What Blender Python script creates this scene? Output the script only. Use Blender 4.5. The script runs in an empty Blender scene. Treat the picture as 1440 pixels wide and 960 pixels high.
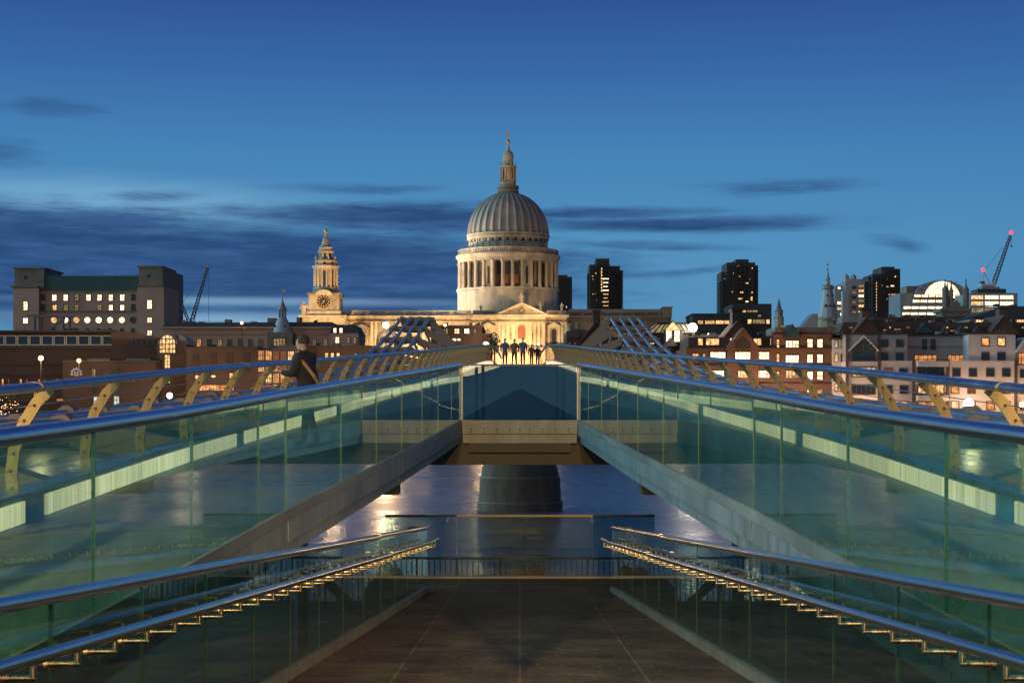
import bpy, bmesh, math, random
from mathutils import Vector, Matrix
random.seed(7)
R = math.radians
S = bpy.context.scene
C = S.collection
PI = math.pi

# ------------------------------------------------------------------ camera
F = 2180.0           # focal length in pixels of the 1440-wide photograph
CX, HY = 731.0, 570.0  # bridge axis column and horizon row
CZ = 8.8             # lens height above the river
cam_d = bpy.data.cameras.new('camera'); cam = bpy.data.objects.new('camera', cam_d); C.objects.link(cam)
cam.location = (0, 0, CZ); cam.rotation_euler = (R(90), 0, 0)
cam_d.sensor_width = 36; cam_d.lens = F / 1440 * 36
cam_d.shift_x = -(CX - 720) / 1440; cam_d.shift_y = (HY - 480) / 1440
cam_d.clip_start = 0.1; cam_d.clip_end = 6000
S.camera = cam
S.view_settings.view_transform = 'Standard'; S.view_settings.look = 'None'
S.view_settings.exposure = 0; S.view_settings.gamma = 1
S.cycles.use_denoising = True
S.cycles.max_bounces = 10; S.cycles.transparent_max_bounces = 16
S.cycles.glossy_bounces = 5; S.cycles.diffuse_bounces = 3; S.cycles.transmission_bounces = 4
S.cycles.sample_clamp_indirect = 4; S.cycles.caustics_reflective = False; S.cycles.caustics_refractive = False
S.cycles.blur_glossy = 0.3

def lin(r, g, b):
    f = lambda c: (c / 255 / 12.92) if c / 255 <= 0.04045 else ((c / 255 + 0.055) / 1.055) ** 2.4
    return (f(r), f(g), f(b))

# ------------------------------------------------------------------ node helpers
class N:
    """socket wrapper so that node maths reads as an expression"""
    def __init__(s, nt, sock): s.nt, s.k = nt, sock
    def op(s, kind, *a, clamp=False):
        n = s.nt.nodes.new('ShaderNodeMath'); n.operation = kind; n.use_clamp = clamp
        for i, x in enumerate((s,) + a):
            if isinstance(x, N): s.nt.links.new(x.k, n.inputs[i])
            else: n.inputs[i].default_value = x
        return N(s.nt, n.outputs[0])
    def __add__(s, o): return s.op('ADD', o)
    def __sub__(s, o): return s.op('SUBTRACT', o)
    def __mul__(s, o): return s.op('MULTIPLY', o)
    def __truediv__(s, o): return s.op('DIVIDE', o)
    def step(s, a, b):
        n = s.nt.nodes.new('ShaderNodeMapRange'); n.interpolation_type = 'SMOOTHSTEP'
        s.nt.links.new(s.k, n.inputs[0]); n.inputs[1].default_value = a; n.inputs[2].default_value = b
        return N(s.nt, n.outputs[0])
    def rng(s, a, b, c, d):
        n = s.nt.nodes.new('ShaderNodeMapRange')
        s.nt.links.new(s.k, n.inputs[0])
        for i, v in enumerate((a, b, c, d)): n.inputs[i + 1].default_value = v
        return N(s.nt, n.outputs[0])

def vmix(nt, f, a, b, mode='MIX'):
    n = nt.nodes.new('ShaderNodeMix'); n.data_type = 'RGBA'; n.blend_type = mode
    for i, x in ((0, f), (6, a), (7, b)):
        if isinstance(x, N): nt.links.new(x.k, n.inputs[i])
        elif i == 0: n.inputs[i].default_value = x
        else: n.inputs[i].default_value = tuple(x) + (1,)
    return N(nt, n.outputs[2])
def ramp(nt, f, stops):
    n = nt.nodes.new('ShaderNodeValToRGB'); e = n.color_ramp.elements
    while len(e) < len(stops): e.new(0.5)
    for k, (p, c) in zip(e, stops): k.position = p; k.color = tuple(c) + (1,)
    nt.links.new(f.k, n.inputs[0]); return N(nt, n.outputs[0])
def noise(nt, vec, scale, detail=4, rough=0.55, dist=0.0):
    n = nt.nodes.new('ShaderNodeTexNoise')
    if vec is not None: nt.links.new(vec.k, n.inputs['Vector'])
    n.inputs['Scale'].default_value = scale; n.inputs['Detail'].default_value = detail
    n.inputs['Roughness'].default_value = rough; n.inputs['Distortion'].default_value = dist
    return N(nt, n.outputs['Fac'])
def mapping(nt, vec, scale=(1, 1, 1), loc=(0, 0, 0)):
    n = nt.nodes.new('ShaderNodeMapping'); nt.links.new(vec.k, n.inputs[0])
    n.inputs['Scale'].default_value = scale; n.inputs['Location'].default_value = loc
    return N(nt, n.outputs[0])
def combine(nt, x, y, z):
    n = nt.nodes.new('ShaderNodeCombineXYZ')
    for i, v in enumerate((x, y, z)):
        if isinstance(v, N): nt.links.new(v.k, n.inputs[i])
        else: n.inputs[i].default_value = v
    return N(nt, n.outputs[0])
def separate(nt, v):
    n = nt.nodes.new('ShaderNodeSeparateXYZ'); nt.links.new(v.k, n.inputs[0])
    return [N(nt, o) for o in n.outputs]

# ------------------------------------------------------------------ world: dusk sky with streaky clouds
W = bpy.data.worlds.new('World'); S.world = W; W.use_nodes = True
nt = W.node_tree; bg = nt.nodes['Background']
tc = nt.nodes.new('ShaderNodeTexCoord')
dx, dy, dz = separate(nt, N(nt, tc.outputs['Generated']))
az = dx.op('ARCTAN2', dy); el = dz.op('ARCSINE')
def sky_at(px, py):
    u, v = (px - CX) / F, (HY - py) / F
    return math.atan(u), math.atan(v / math.sqrt(1 + u * u))
base = ramp(nt, el.rng(-0.05, 0.45, 0, 1), [
    (0.00, lin(88, 146, 188)), (0.17, lin(88, 146, 186)), (0.30, lin(84, 146, 190)), (0.42, lin(70, 131, 183)),
    (0.52, lin(57, 106, 168)), (0.61, lin(48, 84, 150)), (0.75, lin(33, 62, 128)), (1.0, lin(25, 46, 100))])
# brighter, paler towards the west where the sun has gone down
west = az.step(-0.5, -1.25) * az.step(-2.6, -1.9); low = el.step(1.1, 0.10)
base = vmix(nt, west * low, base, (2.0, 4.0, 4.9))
east = az.step(0.02, 0.6)
base = vmix(nt, east * 0.25, base, lin(46, 96, 160))
# clouds: soft masks in (azimuth, elevation), broken up by stretched noise
cv = combine(nt, az * 5.0, el * 34.0, 0.0)
warp1 = (noise(nt, cv, 1.1, 5, 0.6) - 0.5)
cv2 = combine(nt, az * 9.0, el * 80.0, 4.0)
warp2 = (noise(nt, cv2, 1.0, 6, 0.62) - 0.5)
warp3 = (noise(nt, combine(nt, az * 26.0, el * 210.0, 9.0), 1.0, 5, 0.65) - 0.5)
def lens(px, py, rx, ry, soft=0.55, wob=1.0, slope=0.0):
    a, e = sky_at(px, py)
    u = (az - a); v = (el - e) - u * slope
    u = u / (rx / F); v = v / (ry / F)
    d = (u * u + v * v).op('SQRT')
    d = d + (warp1 * (1.2 * wob) + warp2 * (1.3 * wob) + warp3 * (0.9 * wob))
    return d.step(1.0 + soft * 0.4, 1.0 - soft)
def union(ls):
    r = ls[0]
    for l in ls[1:]: r = r.op('MAXIMUM', l)
    return r
pale = union([lens(150, 285, 330, 36, 1.0, 0.6), lens(320, 424, 330, 9, 0.9, 0.6), lens(300, 447, 360, 14, 0.9, 0.5)])
dark = union([
    lens(60, 374, 440, 82, 0.4, 0.5, 0.03), lens(430, 380, 480, 70, 0.45, 0.55, -0.02), lens(580, 306, 270, 26, 0.7, 1.0), lens(40, 318, 260, 30, 0.6, 1.0, 0.05),
    lens(-60, 300, 130, 26, 0.7, 1.0), lens(960, 316, 250, 13, 0.8, 0.9), lens(840, 300, 170, 11, 0.8, 1.0)])
streak = union([
    lens(220, 276, 70, 8, 0.9, 1.4, 0.05), lens(480, 266, 130, 8, 0.9, 1.2), lens(250, 440, 420, 9, 0.8, 0.7),
    lens(72, 153, 70, 11, 0.9, 1.6), lens(-10, 212, 70, 20, 0.9, 1.4), lens(1268, 345, 45, 12, 0.9, 1.2, -0.25),
    lens(900, 345, 150, 7, 0.9, 1.3, -0.05), lens(900, 388, 120, 6, 1.0, 1.3, 0.08), lens(560, 395, 160, 18, 0.9, 1.0),
    lens(1110, 262, 130, 10, 1.0, 1.6)])
texture = noise(nt, cv2, 1.6, 5, 0.6)
gap = union([lens(320, 423, 340, 7, 0.9, 0.7), lens(330, 447, 330, 9, 0.9, 0.6)])
fine = noise(nt, combine(nt, az * 30.0, el * 190.0, 2.0), 1.0, 6, 0.68, 0.4)
cloudcol = vmix(nt, (texture * 0.6 + fine * 0.4).step(0.36, 0.68), lin(38, 68, 116), lin(60, 98, 148))
front = dy.step(0.0, 0.2)
col = vmix(nt, pale * 0.42 * front, base, lin(150, 200, 228))
col = vmix(nt, (dark * fine.rng(0.3, 0.62, 0.93, 1.0)) * front, col, cloudcol)
col = vmix(nt, (streak * fine.rng(0.35, 0.62, 0.35, 0.75)) * front, col, cloudcol)
col = vmix(nt, (gap * 0.62) * front, col, lin(136, 172, 206))
# real dusk sky model mixed in for the parts of the sky behind the lens
sk = nt.nodes.new('ShaderNodeTexSky'); sk.sky_type = 'NISHITA'; sk.sun_disc = False
sk.sun_elevation = R(1.5); sk.sun_rotation = R(-100)
skc = vmix(nt, 1.0, N(nt, sk.outputs[0]), (0.05, 0.05, 0.05), 'MULTIPLY')
col = vmix(nt, dy.step(0.15, -0.5) * 0.4, col, skc)
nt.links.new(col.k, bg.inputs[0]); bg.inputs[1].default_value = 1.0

# warm fill added from behind the lens, standing in for town lamps, low and very soft
sd = bpy.data.lights.new('sun', 'SUN'); sd.energy = 0.28; sd.angle = R(12); sd.color = (1.0, 0.70, 0.38)
so = bpy.data.objects.new('sun', sd); C.objects.link(so); so.rotation_euler = (R(83), 0, R(-3)); so.location = (0, -40, 60)

# ------------------------------------------------------------------ materials
M = {}
def mat(name, col=(0.5, 0.5, 0.5), rough=0.7, metal=0.0, nscale=0, namt=0.25, bump=0.0, coord='Object', stretch=(1, 1, 1), ncol=None, spec=0.5):
    m = bpy.data.materials.new(name); m.use_nodes = True
    t = m.node_tree; b = t.nodes['Principled BSDF']
    b.inputs['Base Color'].default_value = tuple(col) + (1,); b.inputs['Roughness'].default_value = rough
    b.inputs['Metallic'].default_value = metal; b.inputs['Specular IOR Level'].default_value = spec
    if nscale:
        c = t.nodes.new('ShaderNodeTexCoord'); v = N(t, c.outputs[coord])
        v = mapping(t, v, stretch)
        n1 = noise(t, v, nscale, 6, 0.6); n2 = noise(t, v, nscale * 0.17, 3, 0.5)
        f = (n1 * 0.6 + n2 * 0.4).rng(0.3, 0.7, 0, 1)
        lo = ncol if ncol else tuple(x * (1 - namt) for x in col)
        hi = tuple(min(1, x * (1 + namt * 0.6)) for x in col)
        cc = vmix(t, f, lo, hi); t.links.new(cc.k, b.inputs['Base Color'])
        rr = n1.rng(0.3, 0.7, max(0.03, rough - 0.1), min(1, rough + 0.1)); t.links.new(rr.k, b.inputs['Roughness'])
        if bump:
            bn = t.nodes.new('ShaderNodeBump'); bn.inputs['Strength'].default_value = bump; bn.inputs['Distance'].default_value = 0.02
            t.links.new(n1.k, bn.inputs['Height']); t.links.new(bn.outputs[0], b.inputs['Normal'])
    M[name] = m; return m

def emit(name, col, strength, var=0.0, scale=(1, 1, 1), nscale=3.0, sample=False):
    m = bpy.data.materials.new(name); m.use_nodes = True
    t = m.node_tree; b = t.nodes['Principled BSDF']
    b.inputs['Base Color'].default_value = (0.02, 0.02, 0.02, 1); b.inputs['Roughness'].default_value = 0.25
    b.inputs['Emission Color'].default_value = tuple(col) + (1,); b.inputs['Emission Strength'].default_value = strength
    if var:
        c = t.nodes.new('ShaderNodeTexCoord'); oi = t.nodes.new('ShaderNodeObjectInfo')
        v = mapping(t, N(t, c.outputs['Object']), scale)
        off = t.nodes.new('ShaderNodeVectorMath'); off.operation = 'ADD'
        rnd = N(t, oi.outputs['Random']) * 37.0
        t.links.new(v.k, off.inputs[0]); t.links.new(combine(t, rnd, rnd, rnd).k, off.inputs[1])
        n1 = noise(t, N(t, off.outputs[0]), nscale, 3, 0.6)
        f = n1.rng(0.32, 0.62, 1 - var, 1.0) * N(t, oi.outputs['Random']).rng(0, 1, 0.7, 1.15) * strength
        t.links.new(f.k, b.inputs['Emission Strength'])
        cc = vmix(t, n1.rng(0.35, 0.6, 1, 0), col, (col[0], col[1] * 0.62, col[2] * 0.3))
        t.links.new(cc.k, b.inputs['Emission Color'])
    m.cycles.emission_sampling = 'FRONT' if sample else 'NONE'
    M[name] = m; return m

mat('concrete', (0.30, 0.30, 0.28), 0.75, 0, 2.4, 0.5, 0.2, stretch=(1.3, 1, 0.5))
mat('fascia_concrete', (0.25, 0.265, 0.28), 0.6, 0, 2.2, 0.55, 0.25, stretch=(1.5, 1.5, 0.35))
mat('pier_concrete', (0.19, 0.11, 0.065), 0.85, 0, 1.6, 0.7, 0.4, stretch=(1, 1, 0.3))
mat('kerb_stone', (0.15, 0.14, 0.125), 0.85, 0, 5, 0.5, 0.2)
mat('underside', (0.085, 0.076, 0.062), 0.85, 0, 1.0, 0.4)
mat('stainless', (0.55, 0.57, 0.61), 0.24, 1.0)
mat('rail_flat', (0.46, 0.49, 0.54), 0.32, 1.0, 3, 0.10, 0.0)
mat('tan_steel', (0.45, 0.31, 0.13), 0.55, 0.1, 6, 0.2, 0.1)
mat('arm_steel', (0.21, 0.17, 0.145), 0.6, 0.1, 2, 0.2)
mat('cable_steel', (0.42, 0.46, 0.52), 0.42, 0.85, 10, 0.2)
mat('steel_warm_lit', (0.66, 0.50, 0.36), 0.28, 1.0, 12, 0.15)  # stainless steel with warm lamp light put into its colour
mat('dark_steel', (0.03, 0.03, 0.033), 0.5, 0.3)
mat('red_plastic', (0.13, 0.006, 0.008), 0.5)
mat('label_white', (0.25, 0.22, 0.18), 0.6)
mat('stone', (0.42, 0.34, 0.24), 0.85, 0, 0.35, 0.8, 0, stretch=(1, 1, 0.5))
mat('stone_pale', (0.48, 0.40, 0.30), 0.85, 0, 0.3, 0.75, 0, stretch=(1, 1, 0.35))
mat('stone_dirt_shade', (0.22, 0.18, 0.14), 0.9, 0, 0.45, 0.55)
mat('stone_pink', (0.46, 0.285, 0.21), 0.9, 0, 0.25, 0.25)
mat('lead', (0.27, 0.23, 0.195), 0.55, 0.15, 0.5, 0.45, 0, stretch=(1, 1, 0.25))
mat('lead_pale', (0.34, 0.33, 0.35), 0.6, 0.1, 0.5, 0.3, 0, stretch=(1, 1, 0.3))
mat('copper_green', (0.035, 0.085, 0.075), 0.7, 0, 0.3, 0.35, 0, stretch=(3, 1, 0.3))
mat('slate', (0.045, 0.045, 0.055), 0.7, 0, 0.5, 0.35)
mat('tile_brown', (0.10, 0.055, 0.045), 0.85, 0, 0.6, 0.4)
mat('stucco', (0.52, 0.44, 0.42), 0.85, 0, 0.25, 0.2, 0, stretch=(1, 1, 0.4))
mat('stucco_grey', (0.30, 0.27, 0.27), 0.85, 0, 0.3, 0.25)
mat('frame_brown', (0.07, 0.045, 0.035), 0.7)
mat('frame_dark', (0.025, 0.022, 0.02), 0.6)
mat('frame_pale', (0.55, 0.50, 0.44), 0.6)
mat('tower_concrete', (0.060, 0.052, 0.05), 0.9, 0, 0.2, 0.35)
mat('silver_panel', (0.24, 0.25, 0.26), 0.45, 0.3, 0.3, 0.25)
mat('gold', (0.50, 0.33, 0.12), 0.5, 0.6)
mat('door_red', (0.22, 0.07, 0.035), 0.7, 0, 1, 0.3)
mat('black_face', (0.01, 0.01, 0.012), 0.5)
mat('crane_paint', (0.10, 0.10, 0.12), 0.6)
mat('crane_white', (0.5, 0.48, 0.46), 0.6)
mat('bark', (0.06, 0.045, 0.03), 0.9)
mat('leaf', (0.04, 0.055, 0.02), 0.8)
mat('skin', (0.40, 0.24, 0.17), 0.6)
mat('coat_dark', (0.020, 0.021, 0.024), 0.9, 0, 8, 0.3)
mat('coat_blue', (0.07, 0.11, 0.17), 0.9)
mat('coat_brown', (0.13, 0.08, 0.055), 0.9)
mat('trouser_dark', (0.018, 0.02, 0.028), 0.9)
mat('hair_dark', (0.03, 0.022, 0.015), 0.8)
mat('strap_tan', (0.28, 0.17, 0.08), 0.7)
mat('river_wall', (0.075, 0.065, 0.055), 0.9, 0, 0.5, 0.4)
mat('city_ground', (0.06, 0.055, 0.05), 0.9, 0, 0.1, 0.4)
mat('timber', (0.08, 0.06, 0.045), 0.9)

def brick(name, col, mortar, scale=1.0):
    m = bpy.data.materials.new(name); m.use_nodes = True
    t = m.node_tree; b = t.nodes['Principled BSDF']; b.inputs['Roughness'].default_value = 0.9
    c = t.nodes.new('ShaderNodeTexCoord'); x, y, z = separate(t, N(t, c.outputs['Object']))
    n = t.nodes.new('ShaderNodeTexBrick'); t.links.new(combine(t, x + y, z, 0.0).k, n.inputs['Vector'])
    n.inputs['Scale'].default_value = scale
    n.inputs['Color1'].default_value = tuple(col) + (1,); n.inputs['Color2'].default_value = tuple(k * 0.7 for k in col) + (1,)
    n.inputs['Mortar'].default_value = tuple(mortar) + (1,); n.inputs['Mortar Size'].default_value = 0.012
    big = noise(t, N(t, c.outputs['Object']), 0.16, 4, 0.6)
    cc = vmix(t, big.rng(0.3, 0.7, 0.0, 0.6), N(t, n.outputs[0]), tuple(k * 0.45 for k in col))
    t.links.new(cc.k, b.inputs['Base Color']); M[name] = m
brick('brick_red', (0.185, 0.075, 0.05), (0.15, 0.10, 0.08), 2.0)
brick('brick_brown', (0.085, 0.050, 0.036), (0.13, 0.09, 0.07), 2.0)
brick('brick_dark', (0.060, 0.034, 0.028), (0.05, 0.04, 0.035), 2.0)

emit('lit_white', (1.0, 0.86, 0.62), 3.4, 0.5, (1, 1, 1), 1.4)
emit('lit_warm', (1.0, 0.66, 0.30), 1.6, 0.65, (1, 1, 1), 1.4)
emit('lit_orange', (1.0, 0.44, 0.15), 1.1, 0.7, (1, 1, 1), 0.9)
emit('lit_dim', (0.95, 0.74, 0.36), 0.40, 0.7, (1, 1, 1), 1.2)
emit('crest_glow', (0.72, 0.62, 0.85), 0.45)
emit('lit_cool', (0.75, 0.95, 1.0), 0.9, 0.5, (1, 1, 1), 1.0)
emit('lit_red', (0.75, 0.16, 0.05), 0.30, 0.5, (1, 1, 1), 0.6)
emit('lamp_warm', (1.0, 0.50, 0.16), 7)
emit('lamp_white', (1.0, 0.86, 0.64), 13)
emit('lamp_red', (1.0, 0.05, 0.09), 2.2)
emit('led_blue', (0.70, 0.82, 1.0), 3.0)
emit('fairy_light', (1.0, 0.50, 0.20), 4.0)
mat('pane_dark', (0.02, 0.025, 0.03), 0.12, 0, spec=0.8)
mat('pane_green', (0.02, 0.05, 0.05), 0.15, 0, spec=0.8)

def special():
    # ---- balustrade glass: green-blue body tint, true fresnel reflection, smears and a painted teal sky glow that differ from pane to pane
    def glass(name, tint, lo, hi, dcol, rough):
        m = bpy.data.materials.new(name); m.use_nodes = True; t = m.node_tree; t.nodes.clear()
        out = t.nodes.new('ShaderNodeOutputMaterial'); c = t.nodes.new('ShaderNodeTexCoord'); oi = t.nodes.new('ShaderNodeObjectInfo')
        rnd = N(t, oi.outputs['Random']); v = N(t, c.outputs['Object'])
        tr = t.nodes.new('ShaderNodeBsdfTransparent')
        tcol = vmix(t, rnd, tint, tuple(k * 0.90 for k in tint)); t.links.new(tcol.k, tr.inputs[0])
        gl = t.nodes.new('ShaderNodeBsdfGlossy'); gl.inputs[0].default_value = (0.85, 0.97, 0.95, 1)
        cloud = noise(t, mapping(t, v, (1, 1, 0.5)), 1.7, 7, 0.7); drip = noise(t, mapping(t, v, (7, 7, 0.5)), 1.5, 4, 0.6)
        t.links.new(drip.rng(0.3, 0.7, 0.2 * rough, rough).k, gl.inputs['Roughness'])
        df = t.nodes.new('ShaderNodeBsdfDiffuse'); df.inputs[0].default_value = tuple(dcol) + (1,)
        fr = t.nodes.new('ShaderNodeFresnel'); fr.inputs[0].default_value = 1.5
        smear_glow = (cloud * 0.65 + drip * 0.35).rng(0.38, 0.66, lo, hi) * rnd.rng(0, 1, 0.6, 1.5)
        m1 = t.nodes.new('ShaderNodeMixShader'); t.links.new(smear_glow.k, m1.inputs[0]); t.links.new(tr.outputs[0], m1.inputs[1]); t.links.new(df.outputs[0], m1.inputs[2])
        geo = t.nodes.new('ShaderNodeNewGeometry'); kf = (N(t, fr.outputs[0]) * 1.5).op('MINIMUM', 0.9) * (N(t, geo.outputs['Backfacing']) * -1.0 + 1.0)
        m2 = t.nodes.new('ShaderNodeMixShader'); t.links.new(kf.k, m2.inputs[0]); t.links.new(m1.outputs[0], m2.inputs[1]); t.links.new(gl.outputs[0], m2.inputs[2])
        t.links.new(m2.outputs[0], out.inputs[0]); M[name] = m
    glass('green_glass', (0.71, 0.92, 0.85), 0.018, 0.14, (0.14, 0.46, 0.40), 0.014)
    glass('ramp_glass', (0.62, 0.82, 0.76), 0.004, 0.035, (0.15, 0.38, 0.34), 0.004)
    glass('clear_glass', (0.60, 0.74, 0.76), 0.0, 0.012, (0.15, 0.3, 0.3), 0.0)
    # ---- glass edge
    mat('glass_edge', (0.03, 0.07, 0.06), 0.3, 0, spec=0.6)
    # ---- ridged aluminium deck
    m = mat('deck_metal', (0.30, 0.30, 0.28), 0.55, 0.12, spec=0.35); t = m.node_tree; b = t.nodes['Principled BSDF']
    c = t.nodes.new('ShaderNodeTexCoord'); v = N(t, c.outputs['Object'])
    x, y, z = separate(t, v)
    wv = (y * (2 * PI / 0.09)).op('SINE') * 0.5 + (x * (2 * PI / 0.16)).op('SINE') * 0.5
    n1 = noise(t, v, 0.7, 6, 0.65); n2 = noise(t, mapping(t, v, (6, 0.6, 1)), 1.0, 4, 0.6)
    cc = vmix(t, (n1 * 0.5 + n2 * 0.5).rng(0.32, 0.68, 0, 1), (0.15, 0.15, 0.135), (0.33, 0.33, 0.30)); t.links.new(cc.k, b.inputs['Base Color'])
    t.links.new(n1.rng(0.3, 0.7, 0.42, 0.65).k, b.inputs['Roughness'])
    bn = t.nodes.new('ShaderNodeBump'); bn.inputs['Strength'].default_value = 0.35; bn.inputs['Distance'].default_value = 0.004
    t.links.new(wv.k, bn.inputs['Height']); t.links.new(bn.outputs[0], b.inputs['Normal'])
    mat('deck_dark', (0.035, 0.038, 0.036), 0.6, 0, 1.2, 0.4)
    # ---- ramp paving
    m = mat('ramp_paving', (0.05, 0.04, 0.033), 0.7, spec=0.04); t = m.node_tree; b = t.nodes['Principled BSDF']
    c = t.nodes.new('ShaderNodeTexCoord'); v = N(t, c.outputs['Object'])
    n = t.nodes.new('ShaderNodeTexBrick'); t.links.new(v.k, n.inputs['Vector']); n.offset = 0.0
    n.inputs['Scale'].default_value = 1.0; n.inputs['Brick Width'].default_value = 1.15; n.inputs['Row Height'].default_value = 2.4
    n.inputs['Mortar Size'].default_value = 0.011
    n.inputs['Color1'].default_value = (0.175, 0.135, 0.100, 1); n.inputs['Color2'].default_value = (0.125, 0.098, 0.074, 1); n.inputs['Mortar'].default_value = (0.34, 0.24, 0.16, 1)
    st = noise(t, mapping(t, v, (0.9, 1.25, 1)), 1.1, 8, 0.70)
    cc = vmix(t, st.rng(0.40, 0.60, 0, 0.9), N(t, n.outputs[0]), (0.055, 0.040, 0.030))
    scuff = noise(t, mapping(t, v, (5, 1.6, 1)), 3.0, 6, 0.75); cc = vmix(t, scuff.rng(0.54, 0.72, 0, 0.6), cc, (0.33, 0.23, 0.16))
    grit = noise(t, v, 70, 2, 0.5); cc = vmix(t, grit.rng(0.35, 0.65, 0.35, 0.0), cc, (0.03, 0.022, 0.016)); t.links.new(cc.k, b.inputs['Base Color'])
    t.links.new(st.rng(0.35, 0.65, 0.75, 0.5).k, b.inputs['Roughness'])
    bn = t.nodes.new('ShaderNodeBump'); bn.inputs['Strength'].default_value = 0.25; bn.inputs['Distance'].default_value = 0.01
    t.links.new(noise(t, v, 30, 4, 0.6).k, bn.inputs['Height']); t.links.new(bn.outputs[0], b.inputs['Normal'])
    # ---- river
    m = mat('river_water', (0.085, 0.090, 0.118), 0.16, 0, spec=1.0); t = m.node_tree; b = t.nodes['Principled BSDF']
    c = t.nodes.new('ShaderNodeTexCoord'); v = N(t, c.outputs['Object'])
    h = noise(t, mapping(t, v, (0.5, 1.0, 1)), 0.9, 5, 0.6) * 0.5 + noise(t, mapping(t, v, (0.35, 0.8, 1)), 0.12, 4, 0.55) * 1.9
    bn = t.nodes.new('ShaderNodeBump'); bn.inputs['Strength'].default_value = 0.6; bn.inputs['Distance'].default_value = 0.22
    t.links.new(h.k, bn.inputs['Height']); t.links.new(bn.outputs[0], b.inputs['Normal'])
    t.links.new(noise(t, v, 0.05, 4, 0.6).rng(0.35, 0.65, 0.18, 0.32).k, b.inputs['Roughness'])
    # ---- light band along the deck edge: brushed metal lit by hidden tubes
    m = emit('light_band', (1.0, 0.68, 0.38), 1.0, sample=True); t = m.node_tree; b = t.nodes['Principled BSDF']
    c = t.nodes.new('ShaderNodeTexCoord'); v = N(t, c.outputs['Object'])
    n1 = noise(t, mapping(t, v, (1, 9, 0.02)), 2.2, 4, 0.7); n2 = noise(t, mapping(t, v, (1, 0.5, 0.1)), 1.0, 3, 0.5)
    f = n1.rng(0.32, 0.66, 0.45, 1.15) * n2.rng(0.3, 0.7, 0.65, 1.1) * 1.9
    t.links.new(f.k, b.inputs['Emission Strength'])
special()

# ------------------------------------------------------------------ mesh builder and tagging
class MB:
    def __init__(s): s.v, s.f, s.m = [], [], []
    def add(s, vs, fs, mi=0):
        o = len(s.v); s.v += [tuple(p) for p in vs]
        for f in fs: s.f.append([o + i for i in f]); s.m.append(mi)
        return s
    def box(s, x0, x1, y0, y1, z0, z1, mi=0):
        x0, x1 = min(x0, x1), max(x0, x1); y0, y1 = min(y0, y1), max(y0, y1); z0, z1 = min(z0, z1), max(z0, z1)
        return s.add([(x0, y0, z0), (x1, y0, z0), (x1, y1, z0), (x0, y1, z0), (x0, y0, z1), (x1, y0, z1), (x1, y1, z1), (x0, y1, z1)],
                     [(0, 3, 2, 1), (4, 5, 6, 7), (0, 1, 5, 4), (1, 2, 6, 5), (2, 3, 7, 6), (3, 0, 4, 7)], mi)
    def loft(s, rings, mi=0, cap=True, close=False):
        n = len(rings[0]); vs = [p for r in rings for p in r]; fs = []
        k = len(rings)
        for i in range(k if close else k - 1):
            a, b = i * n, ((i + 1) % k) * n
            for j in range(n): fs.append((a + j, a + (j + 1) % n, b + (j + 1) % n, b + j))
        if cap and not close: fs += [tuple(range(n))[::-1], tuple(range((k - 1) * n, k * n))]
        return s.add(vs, fs, mi)
    def tube(s, pts, r, n=8, mi=0, ry=None, up=(0, 0, 1)):
        pts = [Vector(p) for p in pts]; rings = []
        for i, p in enumerate(pts):
            d = (pts[min(i + 1, len(pts) - 1)] - pts[max(i - 1, 0)]).normalized()
            u = Vector(up)
            if abs(d.dot(u)) > 0.98: u = Vector((0, 1, 0)) if abs(d.y) < 0.9 else Vector((1, 0, 0))
            a = d.cross(u).normalized(); b = a.cross(d).normalized()
            rr = r[i] if isinstance(r, (list, tuple)) else r
            r2 = ry if ry else rr
            rings.append([p + a * math.cos(t) * rr + b * math.sin(t) * r2 for t in [2 * PI * k / n for k in range(n)]])
        return s.loft(rings, mi)
    def lathe(s, cx, cy, prof, n=24, mi=0, sx=1, sy=1, a0=0, fn=None):
        rings = []
        for (r, z) in prof:
            rings.append([(cx + math.cos(a0 + 2 * PI * k / n) * r * sx * (fn(k) if fn else 1), cy + math.sin(a0 + 2 * PI * k / n) * r * sy * (fn(k) if fn else 1), z) for k in range(n)])
        return s.loft(rings, mi)
    def prism(s, poly, y0, y1, mi=0):      # polygon in x,z pushed along y
        return s.loft([[(x, y0, z) for x, z in poly], [(x, y1, z) for x, z in poly]], mi)
    def slab(s, poly, z0, z1, mi=0):       # polygon in x,y pushed along z
        return s.loft([[(x, y, z0) for x, y in poly], [(x, y, z1) for x, y in poly]], mi)
    def build(s, name, mats, parent=None, smooth=False, fix=True, at=None, local=False):
        me = bpy.data.meshes.new(name)
        org = Vector(at) if at is not None else (root_loc(parent) if parent else Vector((0, 0, 0)))
        if local: org = Vector((0, 0, 0))
        me.from_pydata([tuple(Vector(p) - org) for p in s.v], [], s.f)
        ms = mats if isinstance(mats, (list, tuple)) else [mats]
        for k in ms: me.materials.append(M[k])
        me.polygons.foreach_set('material_index', s.m)
        if fix:
            bm = bmesh.new(); bm.from_mesh(me); bmesh.ops.recalc_face_normals(bm, faces=bm.faces); bm.to_mesh(me); bm.free()
        if smooth:
            me.polygons.foreach_set('use_smooth', [True] * len(me.polygons))
            try: me.set_sharp_from_angle(angle=R(40))
            except Exception: pass
        me.update()
        o = bpy.data.objects.new(name, me); C.objects.link(o)
        if parent: o.parent = parent
        if at is not None: o.location = Vector(at) - (root_loc(parent) if parent else Vector((0, 0, 0)))
        return o
def root_loc(o):
    l = Vector((0, 0, 0))
    while o: l = l + Vector(o.location); o = o.parent
    return l
def tag(o, label=None, cat=None, group=None, kind=None):
    if label: o['label'] = label
    if cat: o['category'] = cat
    if group: o['group'] = group
    if kind: o['kind'] = kind
    return o
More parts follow.
